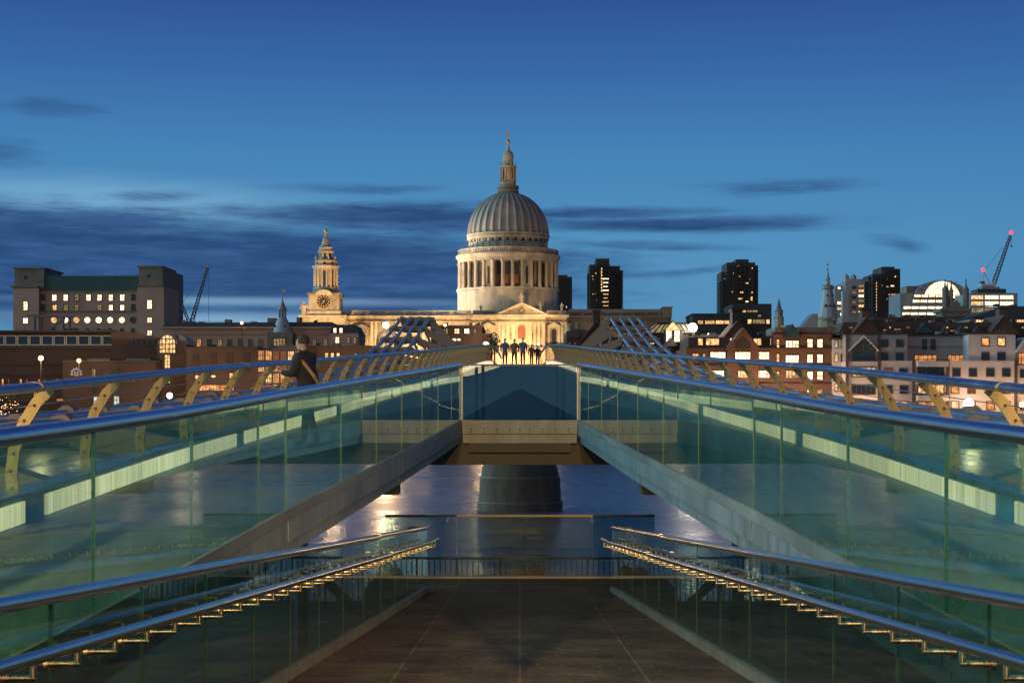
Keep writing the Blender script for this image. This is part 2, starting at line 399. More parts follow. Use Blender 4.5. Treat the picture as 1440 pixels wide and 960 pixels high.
def thing(name, label, cat, loc=(0, 0, 0), group=None):
    o = bpy.data.objects.new(name, None); C.objects.link(o); o.location = loc; o.empty_display_size = 0.3
    return tag(o, label, cat, group)
def inst(src, parent, loc, name=None):
    o = src.copy(); C.objects.link(o); o.parent = parent; o.location = loc
    return o
def X(px, d): return (px - CX) / F * d
def Z(py, d): return CZ + (HY - py) / F * d
def P(px, py, d): return (X(px, d), d, Z(py, d))

def curve(pts):
    xs = [p[0] for p in pts]; ys = [p[1] for p in pts]; n = len(pts); m = []
    for i in range(n):
        a, b = max(i - 1, 0), min(i + 1, n - 1); m.append((ys[b] - ys[a]) / (xs[b] - xs[a]))
    def f(x):
        if x <= xs[0]: return ys[0] + m[0] * (x - xs[0])
        if x >= xs[-1]: return ys[-1] + m[-1] * (x - xs[-1])
        i = max(k for k in range(n - 1) if xs[k] <= x); h = xs[i + 1] - xs[i]; t = (x - xs[i]) / h
        return ((2 * t ** 3 - 3 * t * t + 1) * ys[i] + (t ** 3 - 2 * t * t + t) * h * m[i] + (-2 * t ** 3 + 3 * t * t) * ys[i + 1] + (t ** 3 - t * t) * h * m[i + 1])
    return f
def frange(a, b, s):
    n = max(1, int(round((b - a) / s))); return [a + (b - a) * i / n for i in range(n + 1)]
# ------------------------------------------------------------------ setting: water, banks
GN = CZ - 3.0      # north bank street level
GS = CZ - 4.6      # south bank river walk level
tag(MB().add([(-2500, 36.2, 0), (2500, 36.2, 0), (2500, 330, 0), (-2500, 330, 0)], [(0, 1, 2, 3)]).build('water', 'river_water', fix=False), kind='structure')
tag(MB().add([(-4000, 330, GN), (4000, 330, GN), (4000, 5000, GN), (-4000, 5000, GN)], [(0, 1, 2, 3)]).build('ground', 'city_ground', fix=False), kind='structure')
tag(MB().box(-2500, 2500, 35.9, 36.6, -3, GS - 0.004).box(-90, 90, -70, 35.9, GS - 0.6, GS).build('river_walk', 'river_wall'), kind='structure')
tag(MB().box(-2500, 2500, 329.2, 330.4, -3, GN + 0.9).build('river_wall', 'river_wall'),
    'low dark stone embankment wall along the far side of the river', 'wall')

# ------------------------------------------------------------------ footbridge
hd = curve([(-6, -1.76), (0, -1.58), (8, -1.37), (12.4, -1.23), (21.1, -0.84), (33.5, -0.31), (60, 0.85), (85, 1.98), (109, 2.9), (130, 3.36), (150, 3.62), (200, 3.8), (260, 3.0), (330, 0.8)])
H = lambda y: CZ + hd(y)
Lo = curve([(-6, 5.0), (8, 4.9), (16, 4.82), (22.5, 4.76), (27, 4.62), (33.5, 4.36), (60, 3.40), (85, 2.78), (109, 2.36), (130, 2.3), (200, 2.3), (330, 2.3)])
Li = curve([(-6, 2.98), (4, 2.86), (8, 2.75), (12.4, 2.57), (16, 2.39), (21.1, 2.01), (27, 1.62), (33.5, 1.25)])
FK = 33.5
fb = thing('footbridge', 'steel footbridge with glass balustrades that splits into two ramps in front of the lens', 'bridge', (0, FK, H(FK)))
ys1 = frange(-6, FK, 2.0); ys2 = frange(FK, 330, 4.0)
# deck plates
def ribbon(mb, ys, xa, xb, t0, t1, mi=0):
    mb.loft([[(xa(y), y, H(y) - t0), (xb(y), y, H(y) - t0), (xb(y), y, H(y) - t1), (xa(y), y, H(y) - t1)] for y in ys], mi)
mb = MB()
for s in (-1, 1): ribbon(mb, ys1, lambda y: s * Li(y), lambda y: s * Lo(y), 0.0, 0.12)
ribbon(mb, ys2, lambda y: -Lo(y), lambda y: Lo(y), 0.0, 0.12)
mb.build('deck', 'deck_metal', fb)
# dark tapering triangle laid on the deck just beyond the fork
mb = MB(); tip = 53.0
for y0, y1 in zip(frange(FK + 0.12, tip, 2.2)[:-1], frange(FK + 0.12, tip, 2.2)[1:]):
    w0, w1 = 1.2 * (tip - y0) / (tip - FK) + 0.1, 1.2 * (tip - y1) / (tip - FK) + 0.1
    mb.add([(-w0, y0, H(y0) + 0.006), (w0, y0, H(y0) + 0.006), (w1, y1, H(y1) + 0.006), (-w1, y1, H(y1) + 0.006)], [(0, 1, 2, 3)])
mb.build('fork_dark_triangle', 'deck_dark', fb, fix=False)
# underside beams
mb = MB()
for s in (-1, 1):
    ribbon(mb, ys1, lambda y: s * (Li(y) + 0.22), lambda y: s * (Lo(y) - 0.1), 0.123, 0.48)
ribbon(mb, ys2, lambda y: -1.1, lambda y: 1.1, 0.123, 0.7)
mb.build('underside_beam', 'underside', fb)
# inner fascia panels
jo = [-6, 0, 6, 9.85, 12.3, 16, 24, FK - 0.02]
for s in (-1, 1):
    for a, b in zip(jo[:-1], jo[1:]):
        mb = MB(); a2, b2 = a + 0.02, b - 0.02
        ribbon(mb, frange(a2, b2, 1.0), lambda y: s * Li(y), lambda y: s * (Li(y) + 0.2), 0.124, 0.335)
        ribbon(mb, frange(a2, b2, 1.0), lambda y: s * (Li(y) + 0.06), lambda y: s * (Li(y) + 0.21), 0.345, 0.505)
        mb.build('fascia_panel', 'fascia_concrete', fb)
# end beam at the fork (three courses with bolts)
zt = H(FK)
w = Li(FK)
mb = MB().box(-w + 0.01, w - 0.01, FK - 0.05, FK + 0.3, zt - 0.30, zt - 0.005).box(-w + 0.02, w - 0.02, FK - 0.02, FK + 0.3, zt - 0.50, zt - 0.315)
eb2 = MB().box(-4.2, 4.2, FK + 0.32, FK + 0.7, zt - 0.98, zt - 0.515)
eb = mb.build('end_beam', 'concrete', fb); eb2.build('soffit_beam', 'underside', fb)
bolt = None
for x in [-1.05, -0.77, -0.49, -0.21, 0, 0.21, 0.49, 0.77, 1.05]:
    for z in (zt - 0.19, zt - 0.26):
        l = Vector((x, FK - 0.05, z))
        if bolt is None: bolt = MB().tube([(0, 0.0, 0), (0, -0.01, 0)], 0.017, 8).build('bolt', 'dark_steel', eb, at=l, local=True)
        else: inst(bolt, eb, l - root_loc(eb))
for s in (-1, 1):     # cross beam stubs and slanting struts under each ramp
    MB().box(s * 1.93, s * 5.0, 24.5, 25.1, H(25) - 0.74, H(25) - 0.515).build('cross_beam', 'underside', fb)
    MB().tube([(s * 3.15, 20.5, CZ - 1.75), (s * 2.03, 20.8, CZ - 2.9), (s * 1.9, 20.85, GS)], 0.07, 10).build('strut', 'dark_steel', fb)
    MB().tube([(s * 3.1, 22.0, CZ - 1.6), (s * 3.1, 22.0, GS)], 0.09, 12).build('column', 'dark_steel', fb)
    MB().tube([(s * 4.2, 10.0, H(10) - 0.45), (s * 4.2, 10.0, GS)], 0.14, 12).build('column', 'dark_steel', fb)
# outer edge: upstand, cap, light bands, ribs, wires, flat handrail
def rib_mesh(s):
    prof = [(0.02, -0.26), (0.0, 0.0), (-0.03, 0.23), (0.0, 0.48), (0.09, 0.735), (0.22, 0.94), (0.36, 1.075)]   # inward offset, height
    mb = MB(); ring = []
    for i, (o, z) in enumerate(prof):
        a, b = prof[max(0, i - 1)], prof[min(len(prof) - 1, i + 1)]
        d = Vector((b[0] - a[0], b[1] - a[1])).normalized(); wd = 0.062 - 0.010 * i / len(prof)
        nx, nz = d.y * wd, -d.x * wd
        ring.append([(-s * (o + nx), -0.018, z + nz), (-s * (o - nx), -0.018, z - nz), (-s * (o - nx), 0.018, z - nz), (-s * (o + nx), 0.018, z + nz)])
    mb.loft(ring)
    for z, o in ((0.12, -0.015), (0.30, -0.03), (0.48, 0.0), (0.66, 0.04), (0.83, 0.10), (0.99, 0.20)):   # wire bosses
        mb.box(-s * o - 0.012, -s * o + 0.012, -0.035, -0.018, z * 0.92 - 0.012, z * 0.92 + 0.012, 1)
    return mb
ribys = [5.2 + 2.45 * i for i in range(43)]
ribx = 0.06
for s in (-1, 1):
    edge = lambda y: s * Lo(y)
    yy = frange(-6, FK, 1.5) + frange(FK, 200, 3.0)[1:]
    mb = MB(); ribbon(mb, yy, lambda y: s * (Lo(y) - 0.10), lambda y: s * (Lo(y) + 0.02), -0.26, 0.119)
    mb.build('edge_upstand', 'fascia_concrete', fb)
    mb = MB(); ribbon(mb, yy, lambda y: s * (Lo(y) - 0.17), lambda y: s * (Lo(y) + 0.05), -0.315, -0.263)
    mb.build('edge_cap', 'rail_flat', fb)
    mb = MB(); ribbon(mb, yy, lambda y: s * (Lo(y) + 0.022), lambda y: s * (Lo(y) + 0.10), -0.18, 0.35)
    mb.build('outer_fascia', 'rail_flat', fb)
    y = 4.85
    while y < 118:
        mb = MB(); a, b = y + 0.3, y + 9.9
        ribbon(mb, frange(a, b, 1.5), lambda q: s * (Lo(q) - 0.128), lambda q: s * (Lo(q) - 0.103), -0.222, -0.016)
        mb.build('light_band', 'light_band', fb); y += 10.25
    src = rib_mesh(s).build('rib', ['tan_steel', 'dark_steel'], fb, at=(s * (Lo(ribys[0]) + ribx), ribys[0], H(ribys[0]) + 0.21), local=True)
    for q in ribys[1:]:
        inst(src, fb, Vector((s * (Lo(q) + ribx), q, H(q) + 0.21)) - root_loc(fb))
    for z, o in ((0.12, -0.015), (0.30, -0.03), (0.48, 0.0), (0.66, 0.04), (0.83, 0.10), (0.99, 0.20)):
        MB().tube([(s * (Lo(q) + ribx - o), q - 0.027, H(q) + 0.21 + z * 0.92) for q in [-6] + ribys + [130]], 0.0055, 5).build('wire', 'stainless', fb)
    rail = [(s * (Lo(q) + ribx - 0.38), q, H(q) + 0.21 + 1.105) for q in yy if q < 170]
    rl = MB().tube(rail, 0.095, 16, ry=0.048).build('outer_handrail', 'rail_flat', fb, smooth=True)
    for q in (4.5, 14.4, 24.6, 34.8, 45, 55.2):
        MB().tube([(s * (Lo(q + k) + ribx - 0.38), q + k, H(q + k) + 1.315) for k in (-0.03, 0.03)], 0.099, 16, ry=0.052).build('collar', 'tan_steel', rl, smooth=True)
    # inner glass balustrade
    jg = [FK, 31.4, 28.95, 26.5, 24.05, 21.6, 19.0, 16.0, 14.75, 12.3, 9.85, 7.4, 4.95, 2.5, 0, -3, -6]
    for b, a in zip(jg[:-1], jg[1:]):
        a2, b2 = a + 0.012, b - 0.012
        mb = MB(); ribbon(mb, [a2, b2], lambda q: s * (Li(q) + 0.02), lambda q: s * (Li(q) + 0.04), -1.16, 0.02)
        g = mb.build('glass_panel', 'green_glass', fb)
        mb = MB()
        mb.loft([[(s * (Li(a) + 0.018), a - 0.005, z), (s * (Li(a) + 0.042), a - 0.005, z), (s * (Li(a) + 0.042), a + 0.005, z), (s * (Li(a) + 0.018), a + 0.005, z)] for z in (H(a), H(a) + 1.15)])
        mb.build('edge_seal', 'glass_edge', g)
    MB().tube([(s * (Li(q) + 0.03), q, H(q) + 1.19) for q in frange(-6, FK, 2)], 0.052, 18).build('inner_handrail', 'stainless', fb, smooth=True)
MB().box(-w + 0.03, w - 0.03, FK - 0.02, FK, zt - 0.02, zt + 1.16).build('glass_panel', 'clear_glass', fb)
MB().box(-w - 0.02, w + 0.02, FK - 0.035, FK + 0.025, zt + 1.17, zt + 1.205).build('end_handrail', 'arm_steel', fb)
for s in (-1, 1): MB().box(s * w - 0.015, s * w + 0.015, FK - 0.03, FK + 0.012, zt, zt + 1.16).build('corner_seal', 'glass_edge', fb)
# cables and their arms
hc = curve([(0, -0.2), (26, -0.34), (34, -0.2), (42, 0.0), (50, 0.24), (58, 0.50), (66, 0.82), (74, 1.22), (82, 1.72), (90, 2.30), (98, 3.0), (106, 3.85), (114, 4.9), (122, 6.1), (130, 7.25), (134, 7.25), (142, 6.2), (158, 4.6), (180, 3.4), (202, 3.0)])
offs = [7.65, 8.4, 9.15, 9.9]
for s in (-1, 1):
    for o in offs:
        MB().tube([(s * o, q, CZ + hc(q)) for q in frange(4, 130, 4) + [132, 134] + frange(138, 200, 6)], 0.12, 10).build('cable', 'cable_steel', fb, smooth=True)
    for q in [10 + 8 * i for i in range(16)] + [132, 134.5]:
        zc = CZ + hc(q); mb = MB()
        mb.tube([(s * 7.25, q, zc - 0.1), (s * 8.8, q, zc - 0.12), (s * 10.3, q, zc - 0.08)], [0.25, 0.29, 0.16], 10)
        for o in offs: mb.tube([(s * o, q - 0.22, zc + 0.01), (s * o, q + 0.22, zc + 0.01)], 0.20, 10)
        zd = H(q) - 0.35
        wd = 0.24 + 0.22 * max(0, (q - 90) / 44)
        inner = (s * (Lo(q) - 0.1), zd) if q < 126 else (s * 1.2, CZ + 0.6)
        mb.loft([[(s * 7.5, q - 0.2, zc - 0.1 - wd), (s * 7.5, q + 0.2, zc - 0.1 - wd), (s * 7.5, q + 0.2, zc + 0.1), (s * 7.5, q - 0.2, zc + 0.1)],
                 [(inner[0], q - 0.25, inner[1] - wd), (inner[0], q + 0.25, inner[1] - wd), (inner[0], q + 0.25, inner[1] + wd), (inner[0], q - 0.25, inner[1] + wd)]])
        mb.build('cable_arm', 'arm_steel', fb, smooth=True)
    MB().tube([(s * 7.4, 128.6, CZ + 6.4), (s * 4.2, 128.6, CZ + 3.3)], 0.09, 8).build('tie_rod', 'stainless', fb)
# river pier
mb = MB().lathe(0, 131, [(1.9, CZ + 0.9), (2.6, CZ - 1.0), (3.1, CZ - 5.0), (3.32, CZ - 6.0), (3.4, CZ - 6.05), (3.5, CZ - 8.1), (3.62, CZ - 8.15), (3.62, -2.5)], 40, sy=0.72)
pr = mb.build('pier', 'pier_concrete', fb, smooth=True)
for z, r in ((CZ - 6.02, 3.42), (CZ - 8.12, 3.66)):
    MB().lathe(0, 131, [(r - 0.1, z - 0.05), (r, z - 0.05), (r, z + 0.05), (r - 0.1, z + 0.05)], 40, sy=0.72).build('pier_band', 'arm_steel', pr)

# ------------------------------------------------------------------ ramp between the two branches
Lr = curve([(-6, 2.78), (6, 2.36), (14, 2.09), (20.6, 1.86), (25, 1.72), (27.6, 1.64)])
hr = lambda y: CZ - 1.6 - 0.062 * min(max(y, 0), 27.6) - (0.0 if y < 27.6 else 0.0)
yr = frange(-6, 27.6, 1.6) + [30.0]
mb = MB()
mb.loft([[(-Lr(min(y, 27.6)) - 0.3, y, hr(y)), (Lr(min(y, 27.6)) + 0.3, y, hr(y)), (Lr(min(y, 27.6)) + 0.3, y, GS + 0.002), (-Lr(min(y, 27.6)) - 0.3, y, GS + 0.002)] for y in yr])
tag(mb.build('path', 'ramp_paving'), kind='structure')
tag(MB().box(-2.8, -1.945, 27.9, 30.0, GS + 0.002, hr(28)).box(1.945, 2.8, 27.9, 30.0, GS + 0.002, hr(28)).build('landing', 'ramp_paving'), kind='structure')
for s, side in ((-1, 'left of the dark ramp'), (1, 'right of the dark ramp')):
    gb = thing('ramp_balustrade', 'glass balustrade with two steel rails ' + side, 'balustrade', (s * Lr(10), 10, hr(10)), 'balustrades of the ramp')
    mb = MB(); q = frange(-6, 27.6, 1.2)
    mb.loft([[(s * (Lr(y) - 0.03), y, hr(y) - 0.01), (s * (Lr(y) + 0.16), y, hr(y) - 0.01), (s * (Lr(y) + 0.16), y, hr(y) + 0.10), (s * (Lr(y) - 0.03), y, hr(y) + 0.10)] for y in q])
    mb.build('kerb', 'kerb_stone', gb)
    jg = [27.6]; y = 27.6
    while y > -5: y -= 1.7 if y > 18 else 1.62; jg.append(y)
    for b, a in zip(jg[:-1], jg[1:]):
        m_ = (a + b) / 2; mb = MB()
        mb.loft([[(s * (Lr(y) + 0.01), y, hr(y) + 0.08), (s * (Lr(y) + 0.03), y, hr(y) + 0.08), (s * (Lr(y) + 0.03), y, hr(y) + 1.1), (s * (Lr(y) + 0.01), y, hr(y) + 1.1)] for y in (a + 0.008, m_, b - 0.008)])
        g = mb.build('glass_panel', 'ramp_glass', gb)
        MB().box(s * (Lr(a) + 0.02) - 0.011, s * (Lr(a) + 0.02) + 0.011, a - 0.006, a + 0.006, hr(a) + 0.1, hr(a) + 1.09).build('edge_seal', 'glass_edge', g)
    top = lambda y, k=0: (s * (Lr(y) + 0.02), y, hr(y) + 1.13 + k)
    MB().tube([top(y) for y in frange(-6, 20.6, 1.4)], 0.039, 16).tube([top(y, 0.012) for y in frange(20.64, 27.6, 1.0)], 0.036, 16).build('handrail', 'stainless', gb, smooth=True)
    low = lambda y, k=0: (s * (Lr(y) - 0.15), y, hr(y) + 0.90 + k)
    lr_ = MB().tube([low(y) for y in frange(-6, 20.6, 1.4)], 0.032, 14).tube([low(y, 0.01) for y in frange(20.64, 27.9, 1.0)], 0.028, 14).build('lower_handrail', 'stainless', gb, smooth=True)
    y = 27.4
    proto = None
    while y > 2.0:
        loc = Vector((s * (Lr(y) - 0.15), y, hr(y) + 0.90))
        if proto is None:
            mb = MB()
            mb.tube([loc + Vector((0, 0, -0.02)), loc + Vector((0, 0, -0.088))], 0.0155, 10)
            mb.tube([loc + Vector((-s * 0.011, 0, -0.088)), loc + Vector((s * 0.16, 0, -0.088))], 0.0155, 10)
            mb.tube([loc + Vector((s * 0.135, 0, -0.088)), loc + Vector((s * 0.158, 0, -0.088))], 0.038, 14)
            mb.tube([loc + Vector((s * 0.105, 0, -0.088)), loc + Vector((s * 0.135, 0, -0.088))], 0.022, 12)
            proto = mb.build('bracket', 'steel_warm_lit', lr_, at=loc, smooth=True)
        else: inst(proto, lr_, loc - root_loc(lr_))
        y -= 0.62
# glass screen at the foot of the ramp
gs = thing('glass_screen', 'clear glass screen with pale top rail across the foot of the ramp', 'glass screen', (0, 29.7, hr(29)))
z0 = hr(29)
for a, b in ((-2.58, -1.22), (-1.2, 0.08), (0.1, 1.38), (1.4, 2.58)):
    MB().box(a, b, 29.69, 29.705, z0 + 0.05, z0 + 1.19).build('glass_panel', 'clear_glass', gs)
MB().box(-2.58, 2.58, 29.66, 29.74, z0 + 0.003, z0 + 0.05).build('base_rail', 'arm_steel', gs)
MB().tube([(-1.2, 29.7, z0 + 1.2), (1.4, 29.7, z0 + 1.2)], 0.024, 10).build('top_rail', 'tan_steel', gs)
for a, b in ((-2.58, -1.22), (1.42, 2.58)): MB().tube([(a, 29.7, z0 + 1.2), (b, 29.7, z0 + 1.2)], 0.024, 10).build('top_rail', 'dark_steel', gs)
# river railing
rg = thing('river_railing', 'dark metal railing of thin upright bars along the river walk edge', 'railing', (0, 35.5, GS))
bay = 1.0
for i in range(-12, 13):
    x = i * bay + 0.55
    MB().box(x - 0.025, x + 0.025, 35.47, 35.53, GS, GS + 1.08).build('post', 'dark_steel', rg)
    if i < 12:
        mb = MB().box(x + 0.025, x + bay - 0.025, 35.485, 35.515, GS + 0.08, GS + 0.11)
        for k in range(1, 8): mb.box(x + k * bay / 8 - 0.011, x + k * bay / 8 + 0.011, 35.49, 35.51, GS + 0.11, GS + 1.05)
        mb.build('bar_panel', 'dark_steel', rg)
MB().box(-11.5, 12.6, 35.45, 35.55, GS + 1.081, GS + 1.13).build('top_rail', 'dark_steel', rg)
# red lifebuoy case on the railing
cx, cz = X(744, 35.3), GS + 0.6
lb = thing('lifebuoy_case', 'dark red twin lobed lifebuoy case on the river railing behind the glass screen', 'lifebuoy case', (cx, 35.3, cz))
poly = []
for k in range(17): poly.append((cx + 0.165 + 0.165 * math.cos(PI * k / 16), cz + 0.22 + 0.12 * math.sin(PI * k / 16)))
for k in range(1, 17): poly.append((cx - 0.165 + 0.165 * math.cos(PI * k / 16), cz + 0.21 + 0.10 * math.sin(PI * k / 16)))
poly += [(cx - 0.33, cz - 0.25), (cx + 0.33, cz - 0.25)]
MB().prism(poly, 35.26, 35.44).build('case', 'red_plastic', lb)
MB().box(cx - 0.08, cx + 0.07, 35.25, 35.258, cz + 0.09, cz + 0.14).build('label_plate', 'label_white', lb)
for s in (-0.16, 0.19): MB().prism([(cx + s - 0.045, cz - 0.02), (cx + s + 0.045, cz - 0.02), (cx + s, cz + 0.04)], 35.25, 35.258).build('reflector', 'label_white', lb)
for s, nm in ((-1, 'grey round topped post behind the left end of the ramp rail'), (1, 'pale round topped post behind the right end of the ramp rail')):
    q = thing('round_post', nm, 'post', (s * 2.18, 31.5, GS), 'round topped posts')
    MB().tube([(s * 2.18, 31.5, GS), (s * 2.18, 31.5, CZ - 2.75)], 0.06, 12).build('shaft', 'dark_steel', q)
    mb = MB(); ring = [(s * 2.18 + 0.15 * math.cos(2 * PI * k / 24), CZ - 2.6 + 0.15 * math.sin(2 * PI * k / 24)) for k in range(24)]
    mb.prism(ring, 31.47, 31.53).build('disc', 'steel_warm_lit' if s > 0 else 'arm_steel', q)
# two unseen masts added behind the lens to put warm light on the bridge steel
plz = tag(MB().box(-90, 90, -70, -6.0, CZ - 2.5, CZ - 1.9).build('pavement', 'city_ground'), kind='structure')
for s, nm in ((-1, 'added unseen floodlight mast at the west end of the square behind the ramp head'), (1, 'added unseen floodlight mast at the east end of the square behind the ramp head')):
    p = (s * 3.5, -58.0, CZ - 1.9); zt_ = CZ + 9.0
    q = thing('added_fill_mast', nm, 'floodlight', p, 'added fill masts behind the ramp head')
    MB().tube([p, (p[0], p[1], zt_)], [0.16, 0.09], 10).build('pole', 'dark_steel', q)
    MB().box(p[0] - 0.5, p[0] + 0.5, p[1] - 0.2, p[1] + 0.15, zt_, zt_ + 0.7).build('hood', 'dark_steel', q)
    MB().box(p[0] - 0.42, p[0] + 0.42, p[1] + 0.151, p[1] + 0.17, zt_ + 0.08, zt_ + 0.62).build('lamp_face', 'lamp_warm', q)
    ld = bpy.data.lights.new('lamp_light', 'SPOT'); ld.energy = 62e3; ld.color = (1.0, 0.66, 0.25); ld.shadow_soft_size = 0.8; ld.spot_size = R(70); ld.spot_blend = 0.5
    lo_ = bpy.data.objects.new('lamp_light', ld); C.objects.link(lo_); lo_.parent = q; lo_.location = (0, 0.5, 11.2)
    lo_.rotation_euler = (Vector((0, 25, CZ)) - Vector((p[0], -57.5, zt_))).to_track_quat('-Z', 'Y').to_euler()
for s, nm in ((-1, 'added unseen lamp left of the ramp head, behind the lens'), (1, 'added unseen lamp right of the ramp head, behind the lens')):  # unseen lamps put in to warm the ramp and near deck
    p = (s * 1.7, -4.5, CZ - 1.6)
    q = thing('street_lamp', nm, 'street lamp', p, 'added lamps at the ramp head')
    MB().tube([p, (p[0], p[1], CZ + 5.2)], [0.09, 0.055], 10).build('pole', 'dark_steel', q)
    MB().lathe(p[0], p[1], [(0.06, CZ + 5.2), (0.34, CZ + 5.52), (0.30, CZ + 5.66), (0.05, CZ + 5.75)], 16).build('hood', 'dark_steel', q)
    MB().lathe(p[0], p[1], [(0.02, CZ + 5.10), (0.2, CZ + 5.18), (0.26, CZ + 5.4)], 16).build('lamp_globe', 'lamp_warm', q)
    ld = bpy.data.lights.new('lamp_light', 'POINT'); ld.energy = 1150; ld.color = (1.0, 0.62, 0.24); ld.shadow_soft_size = 0.25
    lo_ = bpy.data.objects.new('lamp_light', ld); C.objects.link(lo_); lo_.parent = q; lo_.location = (s * -0.1, 0.45, 6.6)
for s, nm in ((-1, 'added unseen lamp beside the near end of the left bridge branch'), (1, 'added unseen lamp beside the near end of the right bridge branch')):  # unseen spots added to throw warm light on the near deck
    p = (s * 8.2, 1.5, GS)
    q = thing('street_lamp', nm, 'street lamp', p, 'added lamps beside the bridge branches')
    MB().tube([p, (p[0], p[1], CZ + 4.2), (p[0] - s * 0.5, p[1] + 0.5, CZ + 4.6)], [0.09, 0.06, 0.05], 10).build('pole', 'dark_steel', q)
    MB().box(p[0] - s * 0.75, p[0] - s * 0.4, p[1] + 0.35, p[1] + 0.85, CZ + 4.56, CZ + 4.68).build('hood', 'dark_steel', q)
    MB().box(p[0] - s * 0.72, p[0] - s * 0.43, p[1] + 0.4, p[1] + 0.8, CZ + 4.53, CZ + 4.558).build('lamp_face', 'lamp_warm', q)
    ld = bpy.data.lights.new('lamp_light', 'SPOT'); ld.energy = 13000; ld.color = (1.0, 0.72, 0.30); ld.shadow_soft_size = 0.2; ld.spot_size = R(48); ld.spot_blend = 0.8
    lo_ = bpy.data.objects.new('lamp_light', ld); C.objects.link(lo_); lo_.parent = q; l0 = Vector((p[0] - s * 0.57, p[1] + 0.6, CZ + 4.5)); lo_.location = l0 - Vector(p)
    lo_.rotation_euler = (Vector((s * 4.0, 10.3, CZ - 1.3)) - l0).to_track_quat('-Z', 'Y').to_euler()
# ------------------------------------------------------------------ north bank: helpers
_wm = {}
def win_mesh(w, h, nx, ny, pane, frame, fw=0.0, arch=False):
    key = (round(w, 2), round(h, 2), nx, ny, pane, frame, arch)
    if key in _wm: return _wm[key]
    mb = MB(); fw = fw or max(0.08, min(0.28, 0.07 * min(w, h) + 0.05)); a, c = w / 2, h / 2
    if arch:
        r = a; n = 14
        out = [(-a, -c), (a, -c)] + [(a * math.cos(PI * k / n), c - r + r * math.sin(PI * k / n)) for k in range(n + 1)]
        inn = [(x * (1 - fw / a), z * (1 - fw / c)) for x, z in out]
        k = len(out)
        vs = [(x, -0.14, z) for x, z in out] + [(x, -0.14, z) for x, z in inn] + [(x, -0.02, z) for x, z in inn] + [(x, 0, z) for x, z in out]
        fs = []
        for i in range(k):
            j = (i + 1) % k
            fs += [(i, j, k + j, k + i), (k + i, k + j, 2 * k + j, 2 * k + i), (3 * k + j, 3 * k + i, i, j)]
        mb.add(vs, fs, 1); mb.add([(x, -0.02, z) for x, z in inn], [tuple(range(k))], 0)
    else:
        mb.box(-a, a, -0.14, 0, c - fw, c, 1).box(-a, a, -0.2, 0, -c - 0.05, -c + fw, 1)
        mb.box(-a, -a + fw, -0.14, 0, -c + fw, c - fw, 1).box(a - fw, a, -0.14, 0, -c + fw, c - fw, 1)
        mb.add([(-a + fw, -0.03, -c + fw), (a - fw, -0.03, -c + fw), (a - fw, -0.03, c - fw), (-a + fw, -0.03, c - fw)], [(0, 1, 2, 3)], 0)
    t = fw * 0.32
    for i in range(1, nx): x = -a + w * i / nx; mb.box(x - t, x + t, -0.1, -0.035, -c + fw, c - fw if not arch else c - fw - 0.02 * h, 1)
    for i in range(1, ny): z = -c + h * i / ny; mb.box(-a + fw, a - fw, -0.09, -0.038, z - t, z + t, 1)
    o = mb.build('window', [pane, frame], None, fix=False)
    me = o.data; bpy.data.objects.remove(o); _wm[key] = me; return me
def win(parent, px, py, w, h, d, pane='lit_white', nx=2, ny=2, frame='frame_dark', arch=False, name='window'):
    """one window: centre and size in photo pixels on a wall whose front stands at distance d"""
    k = d / F; me = win_mesh(w * k, h * k, nx, ny, pane, frame, arch=arch)
    o = bpy.data.objects.new(name, me); C.objects.link(o); o.parent = parent
    o.location = Vector((X(px, d), d - 0.004, Z(py, d))) - root_loc(parent); return o
def wins(parent, xs, ys, w, h, d, panes, **kw):
    i = 0
    for y in ys:
        for x in xs:
            p = panes[i % len(panes)] if isinstance(panes, (list, tuple)) else panes; i += 1
            if p: win(parent, x, y, w, h, d, p, **kw)
def pbox(mb, x0, x1, yt, yb, d, dep, mi=0, off=0.0):
    return mb.box(X(x0, d), X(x1, d), d + off, d + dep, Z(yb, d) if yb is not None else GN - 0.2, Z(yt, d), mi)
def part(name, m, parent, x0, x1, yt, yb, d, dep, off=0.0):
    return pbox(MB(), x0, x1, yt, yb, d, dep, 0, off).build(name, m, parent)
def ppoly(name, m, parent, pts, d, dep, off=0.0):
    return MB().prism([(X(a, d), Z(b, d)) for a, b in pts], d + off, d + dep).build(name, m, parent)
def bld(name, label, px, d, cat='building', group=None):
    return thing(name, label, cat, (X(px, d), d, GN), group)
def gable(parent, xc, half, ya, yb, d, dep, wall, roof='tile_brown', over=2.2, name='gable'):
    ppoly(name, wall, parent, [(xc - half, yb), (xc + half, yb), (xc, ya)], d, dep, -0.25)
    k = half / max(1, yb - ya)
    pts = [(xc - half - over, yb + over * 0.5), (xc, ya - over), (xc + half + over, yb + over * 0.5), (xc + half + over - 1.6, yb + over * 0.5), (xc, ya + 0.5), (xc - half - over + 1.6, yb + over * 0.5)]
    mb = MB(); d0 = d - 0.7
    A = [(X(a, d), Z(b, d)) for a, b in pts]
    for q in ([0, 1, 4, 5], [1, 2, 3, 4]): mb.prism([A[i] for i in q], d0, d + dep + 0.3)
    mb.build('roof', roof, parent)
